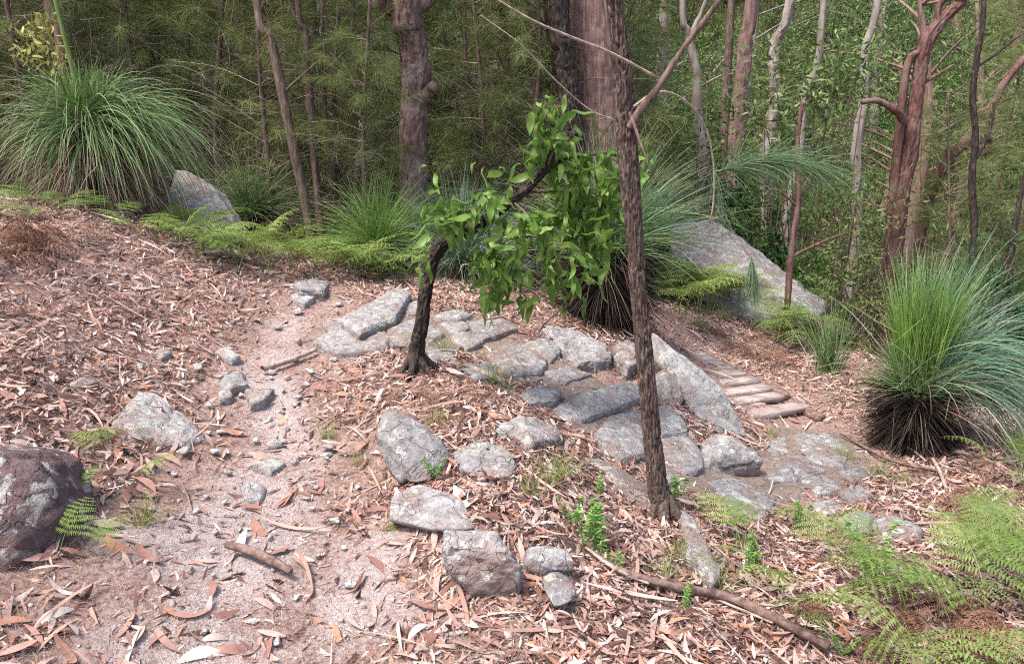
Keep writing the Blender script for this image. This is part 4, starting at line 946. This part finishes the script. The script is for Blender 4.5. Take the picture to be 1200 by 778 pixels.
# extra anchors through the canopy volume
for (x, y, d, sx, n) in [(630,150,-.1,22,6),(655,135,-.1,14,2),(560,235,-.15,28,9),(540,255,-.2,20,8),(600,225,-.1,30,9),(690,205,.05,30,10),(740,190,.1,22,6),(700,240,.1,26,10),(570,290,-.12,26,9),(625,285,-.2,32,10),(680,280,.05,26,9),(600,322,-.15,28,8),(660,310,-.1,20,6),(720,215,.1,20,8),(660,255,0,28,10),(715,270,.05,22,9),(740,215,.1,18,6),(650,330,-.1,24,7),(690,320,0,20,7),(570,325,-.1,18,6)]:
    A_ = np.vstack([A_, [at(random.gauss(x, sx * .6), random.gauss(y, sx * .5), Yb + d + random.gauss(0, .1)) for _ in range(n)]])
_zt = at(640, 172, Yb)[2]; A_ = A_[(A_[:, 2] < _zt) | (np.random.default_rng(8).random(len(A_)) < .45)]
def broad_leaf(seed):
    rg = np.random.default_rng(seed); K = 8; s = np.linspace(0, 1, K); bend = rg.uniform(.1, .45); mb = MB()
    ctr = np.c_[s, np.zeros(K), -bend * s ** 2 + .08 * np.sin(s * 7 + seed)]; w = .155 * np.sin(np.clip(s * 1.02, 0, 1) ** .85 * np.pi) ** .75 + .006
    V = []; 
    for k in range(K): V += [ctr[k] + [0, -w[k], .35 * w[k]], ctr[k], ctr[k] + [0, w[k], .35 * w[k]]]
    Q = []
    for k in range(K - 1): Q += [[k * 3, k * 3 + 1, k * 3 + 4, k * 3 + 3], [k * 3 + 1, k * 3 + 2, k * 3 + 5, k * 3 + 4]]
    mb.add(V, Q, np.repeat(s, 3)); return mb.mesh('leaf', M['shrubleaf'], True)
bl = [broad_leaf(k) for k in range(5)]
big = MB(); allpos = []
n_leaf = 0
rgl = np.random.default_rng(3)
idx = rgl.permutation(np.repeat(np.arange(len(A_)), 5))
for ai in idx[:820]:
    a = A_[ai] + rgl.normal(0, .035, 3); az = rgl.random() * 6.283; dn = rgl.uniform(-.3, 1.6); L_ = rgl.uniform(.065, .165)
    rot = Matrix.Rotation(az, 3, 'Z') @ Matrix.Rotation(dn, 3, 'Y') @ Matrix.Rotation(rgl.normal(0, .6), 3, 'X')
    if n_leaf < 300:
        o = link('leaf', bl[n_leaf % 5], bent, a - g); o.scale = (L_,) * 3; o.rotation_euler = rot.to_euler()
    else:
        me = bl[n_leaf % 5]; V = np.array([rot @ (v.co * L_) for v in me.vertices]) + a - g
        big.add(V, [list(p.vertices) for p in me.polygons])
    n_leaf += 1
link('foliage', big.mesh('foliage', M['shrubleaf'], True), bent)['kind'] = 'stuff'

# ------------------------------------------------------------------ trees behind
def trunk_tree(name, label, pp, Y, rpx, mat, nseg=20, nring=120, depth=.02, freq=4, zs=3, seed=0, branches=(), up=None, cat='tree', ybase=None):
    l = [at(x, y, Y) if len(q) == 0 else at(x, y, Y + q[0]) for x, y, *q in pp]
    b = l[-1].copy(); b[2] = h1(b[0], b[1]); 
    if b[2] < l[-1][2] - .05: l.append(b - [0, 0, .15])
    else: l[-1][2] = min(l[-1][2], b[2] - .1)
    l = l[::-1]; r = (list(rpx) + [rpx[-1] * 1.15] * (len(l) - len(rpx)))[::-1]
    if up: l.append(l[-1] + np.array(up)); r.append(r[-1] * .6)
    g = np.array(l[0]); t = thing(name, label, cat, g); k_ = Y / FPX
    mb = MB(); tube(mb, np.array(l) - g, np.array(r) * k_, nseg, nring, bark_disp(depth, freq, zs, seed) if depth else None); link('trunk', mb.mesh('trunk', M[mat], True), t)
    for k, (bp, r0, r1) in enumerate(branches): twig_on(t, g, px_line([(x, y, Y + (q[0] if q else 0)) for x, y, *q in bp]), r0 * k_, r1 * k_, mat, 'branch', seed + k)
    return t, g
UPZ = [0, .2, 4.0]
trunk_tree('gum_tree', 'thick pinkish brown gum trunk rising behind the leafy branch', [(693,-15),(696,60),(700,140),(703,230),(705,340)], 8.0, [29,29,28,30,34], 'bark_pink', 72, 400, .02, 9, 2.5, 1, up=UPZ)
trunk_tree('gum_tree', 'blackened narrower trunk pressed against the pinkish gum', [(656,-15),(662,60),(669,130),(674,200),(680,330)], 7.6, [10,11,11,12,13], 'bark_black', 48, 300, .03, 6, 6, 2, up=UPZ)
trunk_tree('gum_tree', 'knobbly brown trunk with a burl and forked top', [(476,-15),(478,20),(486,60),(486,110),(484,170),(486,235),(488,300)], 7.35, [17,16,14,14.5,15,15.5,19], 'bark_burl', 56, 300, .02, 5, 7, 3,
   [([(494,122),(500,112,-.08),(505,104,-.12),(508,101,-.16)], 7.5, 6.5), ([(498,100),(501,85),(500,72)], 7, 4), ([(465,12),(450,5,-.1),(444,-20,-.15)], 9, 7), ([(488,10),(505,-2),(520,-20)], 9, 6)], up=UPZ)
for k, (pp, r, Y, lab) in enumerate([([(300,-10),(318,50),(331,110),(345,180),(358,240),(369,300)], 5.5, 7.4, 'slim grey brown sapling leaning over the fern band'), ([(348,-10),(358,40),(362,100),(368,180),(378,290)], 4.2, 7.8, 'thin straight sapling next to the leaning one'), ([(380,110),(386,160),(391,220),(396,285)], 3.4, 8.0, 'thin short dead sapling with hanging grey leaves'),
      ([(415,70),(424,130),(420,190),(418,260)], 3.6, 8.4, 'dark crooked thin stem beside the knobbly trunk'), ([(545,60),(556,130),(560,190),(558,260)], 3.5, 8.6, 'dark thin stem between knobbly trunk and black trunk'), ([(618,-10),(624,50),(630,110),(634,150),(636,260)], 5, 8.2, 'reddish thin stem just left behind the leafy branch')]):
    lab = lab.replace('just left behind', 'behind')
    trunk_tree('sapling', lab, pp, Y, [r * .7] + [r] * (len(pp) - 1), 'bark_brown', 12, 60, .008, 3, 6, 70 + k, [([(pp[1][0], pp[1][1]), (pp[1][0] - 14, pp[1][1] - 25), (pp[1][0] - 22, pp[1][1] - 50)], 2, 1), ([(pp[2][0], pp[2][1]), (pp[2][0] + 22, pp[2][1] - 20), (pp[2][0] + 50, pp[2][1] - 45)], 2, .8)], up=[0, .3, 2.5])
trunk_tree('gum_tree', 'pinkish stem rising behind the flower spike', [(55,-20),(66,20),(72,60),(78,120),(84,220)], 8.4, [5,5,5,5.5,6], 'bark_pink', 16, 80, .01, 4, 3, 5, up=UPZ)
# right hand side
trunk_tree('angophora', 'twisting smooth red trunk with a forked second stem', [(1150,-12),(1125,5),(1100,28),(1084,55),(1078,90),(1072,130),(1066,180),(1054,240),(1042,310)], 9.0, [4,5,6.5,7.2,7.2,7.2,8,9.5,11.5], 'bark_red', 40, 240, .02, 4, 4, 6,
   [([(1079,62),(1067,68),(1060,95),(1056,135),(1051,185),(1046,240),(1042,290)], 4, 6), ([(1060,142,-.1),(1050,130,-.2),(1030,119,-.2),(1010,120,-.2)], 5, 3), ([(1098,30),(1100,10),(1112,-10),(1130,-30)], 3.5, 2.5), ([(1076,100),(1095,90),(1118,76)], 3, 1)], up=[2.2, .3, .7])
trunk_tree('angophora', 'thinner red trunk leaning across behind the twisting one', [(1195,75),(1165,120),(1140,160),(1112,185),(1092,225),(1078,285)], 9.6, [3.5,4.5,6,6.5,5.5,6], 'bark_red', 24, 120, .01, 2, 3, 7,
   [([(1102,205),(1130,186),(1158,178),(1163,168),(1155,160)], 4, 3), ([(1140,160),(1160,145),(1182,140)], 3, 1)], up=[1.5, .3, 1.6])
trunk_tree('sapling', 'dark crooked thin trunk near the leaning red one', [(1152,20),(1146,60),(1140,110),(1143,160),(1139,210),(1140,300)], 8.4, [2.5,3,3.2,3.4,3.6,4.2], 'bark_black', 12, 80, .01, 3, 6, 8, [([(1141,190),(1155,165),(1163,140),(1165,120)], 2.6, 1.4), ([(1142,80),(1165,65),(1195,42)], 2, 1)], up=[0, .3, 2])
trunk_tree('sapling', 'dark burnt thin trunk low on the slope', [(1192,250),(1186,290),(1182,320),(1178,350)], 8.0, [3,4,4.5,5], 'bark_black', 12, 40, .01, 3, 6, 9, up=[.3, .2, 2])
trunk_tree('gum_tree', 'smooth pale grey gum trunk on the slope', [(1030,-15),(1014,60),(1012,115),(1003,180),(1004,250)], 14, [4,4.5,5,6,6.5], 'bark_pale', 20, 80, .01, 2, 2, 10, up=UPZ)
trunk_tree('gum_tree', 'mottled pinkish gum trunk shedding bark', [(928,-15),(908,55),(908,120),(896,190),(897,250)], 13, [4.5,5.5,6,7,7], 'bark_pale', 20, 100, .04, 2, 2, 11, up=UPZ)
trunk_tree('gum_tree', 'cream coloured gum trunk behind the drooping needles', [(962,40),(944,110),(936,180),(922,250),(920,330)], 11.5, [3.5,4,5.5,5.5,6], 'bark_pale', 20, 80, .02, 2, 2, 12, up=UPZ)
trunk_tree('gum_tree', 'pale gum trunk with a fork beside the slim tree', [(800,-15),(806,40),(816,85),(818,135),(826,230)], 12, [3.5,4,4.8,5.5,6], 'bark_pale', 16, 60, .01, 2, 2, 13, [([(808,45),(822,15),(832,-15)], 3, 2)], up=UPZ)
trunk_tree('gum_tree', 'rough brown trunk beyond the pale forked gum', [(882,-15),(874,50),(869,100),(864,150),(860,240)], 13, [7,7.5,8,9,9], 'bark_pink', 24, 80, .03, 4, 3, 14, up=UPZ)
trunk_tree('gum_tree', 'dark narrow trunk between pale forked gum and brown trunk', [(856,20),(853,80),(850,140),(848,220)], 13.5, [4,4.5,5,5], 'bark_brown', 16, 60, .02, 4, 3, 15, up=UPZ)
t_, g_ = trunk_tree('sapling', 'thin red stemmed sapling before the slanting boulder', [(940,120),(934,180),(936,230),(928,290),(922,362)], 8.4, [1.8,2.4,3,3.5,4], 'bark_red', 12, 80, .006, 3, 4, 16, [([(930,300),(950,290),(972,280),(992,273)], 2.2, 1), ([(932,240),(915,225),(900,222)], 1.6, .8), ([(936,230),(950,205),(965,190)], 1.6, .7)])

# ------------------------------------------------------------------ she-oak thicket
def sheoak(seed, h, lean):
    rg = np.random.default_rng(seed); t = thing('she_oak', '', 'tree'); 
    pts = np.array([[0, 0, -.2], [0, 0, h * .3], [lean * .4, .1, h * .6], [lean, .2, h]]) + np.r_[[[0, 0, 0]], rg.normal(0, .08, (3, 3))]
    mb = MB(); tube(mb, pts, [.038, .033, .024, .010], 8, 24, lambda th, s, R: R * .15 * fbm(np.stack([np.cos(th), np.sin(th), s * 3], -1), 2, seed)); link('trunk', mb.mesh('trunk', M['bark_brown'], True), t)
    tr = resample(pts, 40); nb = MB(); tb = MB()
    for k in range(80):
        u = rg.uniform(.14, .9) if k < 70 else rg.uniform(.9, 1); p = tr[int(u * 39)]; a = rg.random() * 6.283; Lb = rg.uniform(.5, 1.3) * (1.15 - .5 * u)
        d = np.array([math.cos(a), math.sin(a), rg.uniform(-.1, .7)]); path = np.array([p, p + d * Lb * .5 + [0, 0, .06], p + d * Lb + [0, 0, -.05]])
        if u > .30: tube(tb, path, [.008, .005, .002], 3, 6)
        else: tube(tb, path * 1, [.006, .004, .0015], 3, 6)
        dens = np.interp(u, [.14, .24, .36, 1], [.12, .45, 1, 1])
        needle_spray(nb, rg, resample(path, 6)[1:], int(150 * dens), .25, .7, .0022, .7)
    for k in range(60):      # dead twigs low on the stem
        u = rg.uniform(.05, .55); p = tr[int(u * 39)]; a = rg.random() * 6.283; Lb = rg.uniform(.3, 1.0); d = np.array([math.cos(a), math.sin(a), rg.uniform(-.3, .6)])
        q = p + d * Lb; tube(tb, [p, (p + q) / 2 + rg.normal(0, .06, 3), q], [.006, .004, .0015], 3, 6)
        for j in range(3):
            f = rg.uniform(.3, 1); s0 = p + d * Lb * f; tube(tb, [s0, s0 + rg.normal(0, .14, 3), s0 + rg.normal(0, .24, 3)], [.0025, .002, .001], 3, 4)
    link('crown', nb.mesh('crown', M['oak']), t)['kind'] = 'stuff'; link('dead_twigs', tb.mesh('dead_twigs', M['twig']), t)['kind'] = 'stuff'
    return t
oaks = [sheoak(200 + k, [5.0, 6.2, 5.5, 6.8][k], [.3, -.3, .5, -.2][k]) for k in range(4)]
used = set()
def place(proto, i, x, y, s, rz, label, group, dz=0):
    if i in used: o = copy_tree(proto)
    else: o = proto; used.add(i)
    o.location = (x, y, h1(x, y) + dz); o.scale = (s, s, s); o.rotation_euler = (random.uniform(-.05, .05), random.uniform(-.05, .05), rz)
    o['label'] = label; o['group'] = group
    return o
k = 0
LOS = ['thin she oak at the front of the thicket, rising behind the fern band', 'thin she oak with grey green needles in the middle of the thicket', 'thin shaded she oak deep in the thicket']
for y in (8.9, 9.8, 10.8, 12.0, 13.4, 15, 17):
    x = -.62 * y - 1.5
    gap = -.118 * y
    while x < .13 * y + (.3 if y < 12 else 1.0):
        xx_ = x + random.uniform(-.25, .25); yy_ = y + random.uniform(-.4, .4)
        if y < 9.5 and abs(xx_ - gap) < .45: x += .5; continue
        place(oaks[k % 4], ('oak', k % 4), xx_, yy_, random.uniform(.8, 1.15), random.uniform(0, 6.28), LOS[0 if y < 9.5 else 1 if y < 12.5 else 2], 'she oaks in the thicket'); k += 1
        x += random.uniform(.65, 1.15) * (1 + (y - 9) * .06)
for (x, y, s) in [(5.6, 9.2, .8), (6.6, 9.8, 1), (6.2, 8.0, .6), (7.4, 11.5, 1.1), (3.2, 15, 1.1), (2.2, 14, 1.1), (5, 17, 1.1), (8.2, 10.6, .9), (6.4, 6.9, .5)]:
    place(oaks[k % 4], ('oak', k % 4), x, y, s, random.uniform(0, 6.28), 'she oak standing on the open slope among shrubs', 'she oaks on the open slope'); k += 1

for (x, y, s) in [(-1.75, 8.0, .75), (-.3, 8.1, .8), (-2.5, 8.0, .8), (.2, 8.0, .8), (-1.35, 7.05, .62)]:
    place(oaks[k % 4], ('oak', k % 4), x, y, s, random.uniform(0, 6.28), 'young she oak with wispy needles beside the knobbly trunk', 'young she oaks beside the knobbly trunk'); k += 1

# ------------------------------------------------------------------ shrubs on the slope and hillside
def shrub(seed, mat, R, hgt, nclump, nper, Lr, wr, stem='bark_brown'):
    rg = np.random.default_rng(seed); t = thing('shrub', '', 'shrub')
    c = norm(rg.normal(size=(nclump, 3))) * (rg.random((nclump, 1)) ** .4) * np.array([R, R, hgt * .5]) + np.array([0, 0, hgt * .55]); c[:, 2] = np.maximum(c[:, 2], .08)
    sb = MB()
    for q in c[::3]: tube(sb, [np.array([0, 0, -.1]), q * np.array([.4, .4, .5]) + rg.normal(0, .05, 3), q], [.03 * hgt / 2, .016 * hgt / 2, .004], 4, 8)
    link('stems', sb.mesh('stems', M[stem], True), t)
    n = nclump * nper; C = np.repeat(c, nper, 0) + rg.normal(0, .075 * (R + hgt) * .42, (n, 3)) * rg.uniform(.6, 1.5, (n, 1)); C[:, 2] = np.maximum(C[:, 2], .02)
    d = norm(rg.normal(size=(n, 3)) + norm(C - [0, 0, hgt * .3]) * .7 + [0, 0, -.25]); Lh = rg.uniform(*Lr, n); s = np.array([0, .5, 1])
    P = C[:, None] + d[:, None] * (s[None, :, None] * Lh[:, None, None]); P[..., 2] -= (s ** 2)[None] * Lh[:, None] * .25
    lb = MB(); ribbons(lb, P, (Lh * wr)[:, None] * np.array([.25, 1, .15])[None], norm(np.cross(d, rg.normal(size=(n, 3)) + [0, 0, .8])))
    link('foliage', lb.mesh('foliage', M[mat]), t)['kind'] = 'stuff'
    return t
shr = [shrub(400, 'bush_a', .9, 1.7, 40, 130, (.035, .08), .22), shrub(401, 'bush_b', 1.0, 1.5, 40, 140, (.03, .07), .14), shrub(402, 'bush_c', .9, 1.9, 40, 130, (.04, .09), .26), shrub(403, 'bush_b', .8, 2.6, 42, 130, (.04, .09), .15), shrub(404, 'bush_a', 1.2, 1.3, 44, 130, (.03, .075), .2)]
SLAB = ['mid green leafy shrub on the bushy slope', 'olive fine leaved shrub on the bushy slope', 'deep green broad leaved shrub on the bushy slope', 'tall olive shrub on the bushy slope', 'low spreading green shrub on the bushy slope']
SGRP = ['mid green shrubs', 'olive shrubs', 'deep green shrubs', 'tall olive shrubs', 'low spreading shrubs']
def put_shrub(x, y, s, k=None):
    k = random.randrange(5) if k is None else k
    place(shr[k], ('shrub', k), x, y, s, random.uniform(0, 6.28), SLAB[k], SGRP[k] + ' on the slope', -.05)
y = 10.3
while y < 52:
    x = (-.72 * y - 1) if y > 19 else (.10 * y)
    if y < 13: x = .22 * y
    while x < .78 * y + 1.5:
        put_shrub(x + random.uniform(-.4, .4), y + random.uniform(-.5, .5), random.uniform(.7, 1.15) * (1 + max(0, y - 12) * .045))
        x += random.uniform(.9, 1.5) * (1 + max(0, y - 10) * .06)
    y += 1.15 * (1 + max(0, y - 10) * .06)
for (x, y, s) in [(5.3, 8.3, .8), (6.0, 7.4, .7), (4.4, 9.0, .7), (6.5, 8.8, 1), (4.9, 7.2, .45), (5.6, 6.4, .5), (3.6, 10.0, .8), (1.6, 9.6, .6), (2.3, 10.6, .8), (-1.8, 8.0, .35), (-.6, 8.2, .4), (.5, 8.3, .45), (-2.8, 8.2, .35), (-5.6, 8.2, .7), (-6.6, 8.6, .9)]:
    put_shrub(x, y, s)

N = 55000; rg = np.random.default_rng(31)
yy = 8.8 + 30 * rg.random(N) ** 1.6; xx = (rg.random(N) * 2 - 1) * (yy * .78 + 1.5); xy = np.c_[xx, yy]
keep = (rg.random(N) < np.clip(.45 + 1.1 * fbm(np.c_[xy * .7, np.zeros(N)], 3, 61), .0, 1)) & ((yy > 10.2) | (xx > 4.2)); xy = xy[keep]; N = len(xy)
C = np.c_[xy, H(xy) + rg.random(N) ** 2 * .45 * (1 + xy[:, 1] * .02)]; d = norm(rg.normal(size=(N, 3)) + [0, 0, .5]); Lh = rg.uniform(.06, .15, N) * (1 + xy[:, 1] * .025); s_ = np.array([0, .5, 1])
P = C[:, None] + d[:, None] * (s_[None, :, None] * Lh[:, None, None]); P[..., 2] -= (s_ ** 2)[None] * Lh[:, None] * .4
mb = MB(); ribbons(mb, P, (Lh * .17)[:, None] * np.array([.25, 1, .15])[None], norm(np.cross(d, rg.normal(size=(N, 3)))))
o = link('undergrowth', mb.mesh('undergrowth', M['bush_b'])); tag(o, 'low tangled green undergrowth covering the slope under the trees', 'undergrowth', kind='stuff')

# tall gum crowns on the hillside
def gum(seed, h):
    rg = np.random.default_rng(seed); t = thing('hillside_gum', '', 'tree'); pts = np.array([[0, 0, -.3], [.1, 0, h * .35], [-.1, .1, h * .7], [.2, 0, h]]) + rg.normal(0, .1, (4, 3)) * [[0], [1], [1], [1]]
    mb = MB(); tube(mb, pts, [.17, .14, .09, .03], 10, 30); tr = resample(pts, 30); C = []
    for k in range(22):
        u = rg.uniform(.38, 1); p = tr[int(u * 29)]; a = rg.random() * 6.283; Lb = rg.uniform(.8, 2.2); e = p + np.array([math.cos(a) * Lb, math.sin(a) * Lb, rg.uniform(.1, 1.0)]); tube(mb, [p, (p + e) / 2 + [0, 0, .1], e], [.03, .02, .008], 5, 8); C.append(e); C.append((p + 2 * e) / 3)
    link('trunk', mb.mesh('trunk', M['bark_pale' if seed % 2 else 'bark_pink'], True), t)
    C = np.array(C); n = len(C) * 170; CC = np.repeat(C, 170, 0) + rg.normal(0, .22, (n, 3)); d = norm(rg.normal(size=(n, 3)) + [0, 0, -.8]); Lh = rg.uniform(.06, .12, n); s = np.array([0, .5, 1])
    P = CC[:, None] + d[:, None] * (s[None, :, None] * Lh[:, None, None]); lb = MB(); ribbons(lb, P, (Lh * .13)[:, None] * np.array([.3, 1, .15])[None], norm(np.cross(d, rg.normal(size=(n, 3)))))
    link('crown', lb.mesh('crown', M['gumleaf']), t)['kind'] = 'stuff'; return t
gums = [gum(500, 8), gum(501, 9.5), gum(502, 7)]
k = 0
for y in (15.5, 19, 23, 28, 34, 42):
    x = .06 * y if y < 20 else -.7 * y
    while x < .8 * y + 2:
        place(gums[k % 3], ('gum', k % 3), x + random.uniform(-.8, .8), y + random.uniform(-1.2, 1.2), random.uniform(.8, 1.25), random.uniform(0, 6.28), ('gum tree with loose light green crown low on the hillside', 'gum tree with loose light green crown half way up the hillside', 'gum tree with loose light green crown high on the hillside')[0 if y < 19 else 1 if y < 30 else 2], 'gums on the hillside'); k += 1
        x += random.uniform(2.6, 5.0) * (1 + (y - 14) * .03)

# leafy gum sprays between the trunks and the yellow flowering shrub behind the spike
def spray(label, pts, n, L, wr, mat, name='sapling', seed=0, sig=.2, stem='bark_brown'):
    rg = np.random.default_rng(seed); pts = np.array(pts); b = pts.mean(0); base = np.array([b[0], b[1] + .1, h1(b[0], b[1] + .1)]); t = thing(name, label, 'sapling', base); mb = MB()
    for q in pts: tube(mb, [np.zeros(3), (q - base) * [.5, .5, .6], q - base], [.014, .01, .003], 5, 12)
    link('stem', mb.mesh('stem', M[stem], True), t); m = len(pts) * n; C = np.repeat(pts - base, n, 0) + rg.normal(0, sig, (m, 3)); d = norm(rg.normal(size=(m, 3)) + [0, 0, -.3]); Lh = rg.uniform(.6, 1.1, m) * L; s = np.array([0, .5, 1])
    P = C[:, None] + d[:, None] * (s[None, :, None] * Lh[:, None, None]); lb = MB(); ribbons(lb, P, (Lh * wr)[:, None] * np.array([.3, 1, .15])[None], norm(np.cross(d, rg.normal(size=(m, 3)))))
    link('foliage', lb.mesh('foliage', M[mat]), t)['kind'] = 'stuff'
spray('light green gum sapling between the pale trunks', px_line([(x, y, 10.2) for x, y in [(905,60),(930,90),(960,70),(985,55),(1005,80),(1030,60),(950,110),(990,100),(890,110),(925,140),(970,130)]]), 60, .12, .16, 'gumleaf', seed=1, sig=.2)
M['spraylight'] = mat_island('pale_sapling_leaf', [(0, (.10, .17, .045)), (.5, (.20, .28, .10)), (1, (.36, .40, .22))], .5, .3)
for k, (lab, Y, pts_, mt, L_, n_) in enumerate([
   ('pale leaved gum sapling crossing the mottled trunk', 10.0, [(880,95),(895,125),(915,105),(935,120),(905,150),(880,165),(950,95),(965,120)], 'spraylight', .11, 45),
   ('grey leaved gum sapling around the smooth pale trunk', 11.0, [(985,40),(1000,65),(1020,50),(1040,75),(975,85),(1000,110),(1030,105)], 'spraylight', .10, 50),
   ('bushy green sapling under the cream trunk', 9.8, [(880,215),(900,235),(870,250),(940,245),(960,225),(985,235),(1005,215),(950,275),(890,270)], 'bush_a', .08, 90),
   ('dark green sapling beyond the slanting boulder', 10.4, [(850,200),(870,185),(845,235),(865,225),(885,195),(905,205),(830,215)], 'bush_c', .09, 90),
   ('olive sapling behind the twisting red trunk', 10.5, [(1080,150),(1100,130),(1120,155),(1095,180),(1125,190),(1110,110),(1140,120)], 'bush_b', .08, 80),
   ('soft green sapling beside the dark crooked trunk', 9.4, [(1150,210),(1175,195),(1190,225),(1165,245),(1140,250),(1195,180),(1120,255)], 'bush_a', .07, 90),
   ('low green sapling on the slope edge behind the bright grass tree', 7.6, [(1130,300),(1155,290),(1180,310),(1160,335),(1190,340),(1140,330),(1195,285)], 'bush_c', .06, 90),
   ('green sapling beside the thin pale forked gum', 10.6, [(800,165),(820,150),(835,180),(850,150),(790,140),(780,175),(845,120)], 'bush_a', .09, 70)]):
    spray(lab, px_line([(x, y, Y) for x, y in pts_]), n_, L_, .18, mt, seed=20 + k, sig=.14)
spray('yellow tipped shrub behind the flower spike', px_line([(x, y, 7.6) for x, y in [(38,40),(52,25),(32,62),(60,50),(48,70),(70,75)]]), 30, .10, .16, 'yellowleaf', 'flowering_shrub', 2, .06)
spray('wispy olive sapling low beside the leaning red trunk', px_line([(x, y, 8.8) for x, y in [(1000,240),(1020,225),(1045,240),(1060,215),(1030,260),(985,262),(1070,255)]]), 60, .10, .12, 'bush_b', seed=3, sig=.18)
# small grassy plant beside the sweeping grass tree
gr_ = G(972, 438); t = thing('sedge_clump', 'upright strappy sedge clump beside the sweeping grass tree', 'sedge', gr_); mb = MB(); rg = np.random.default_rng(9)
P, sd = arch(rg, 160, np.c_[rg.normal(0, .05, (160, 2)), np.zeros(160)], 3, 35, None, 0, .62, .5, 8); add_blades(mb, P, sd, .004); link('blades', mb.mesh('blades', M['gt_leaf']), t)['kind'] = 'stuff'
print('done', sum(len(m.polygons) for m in bpy.data.meshes), len(bpy.data.objects))
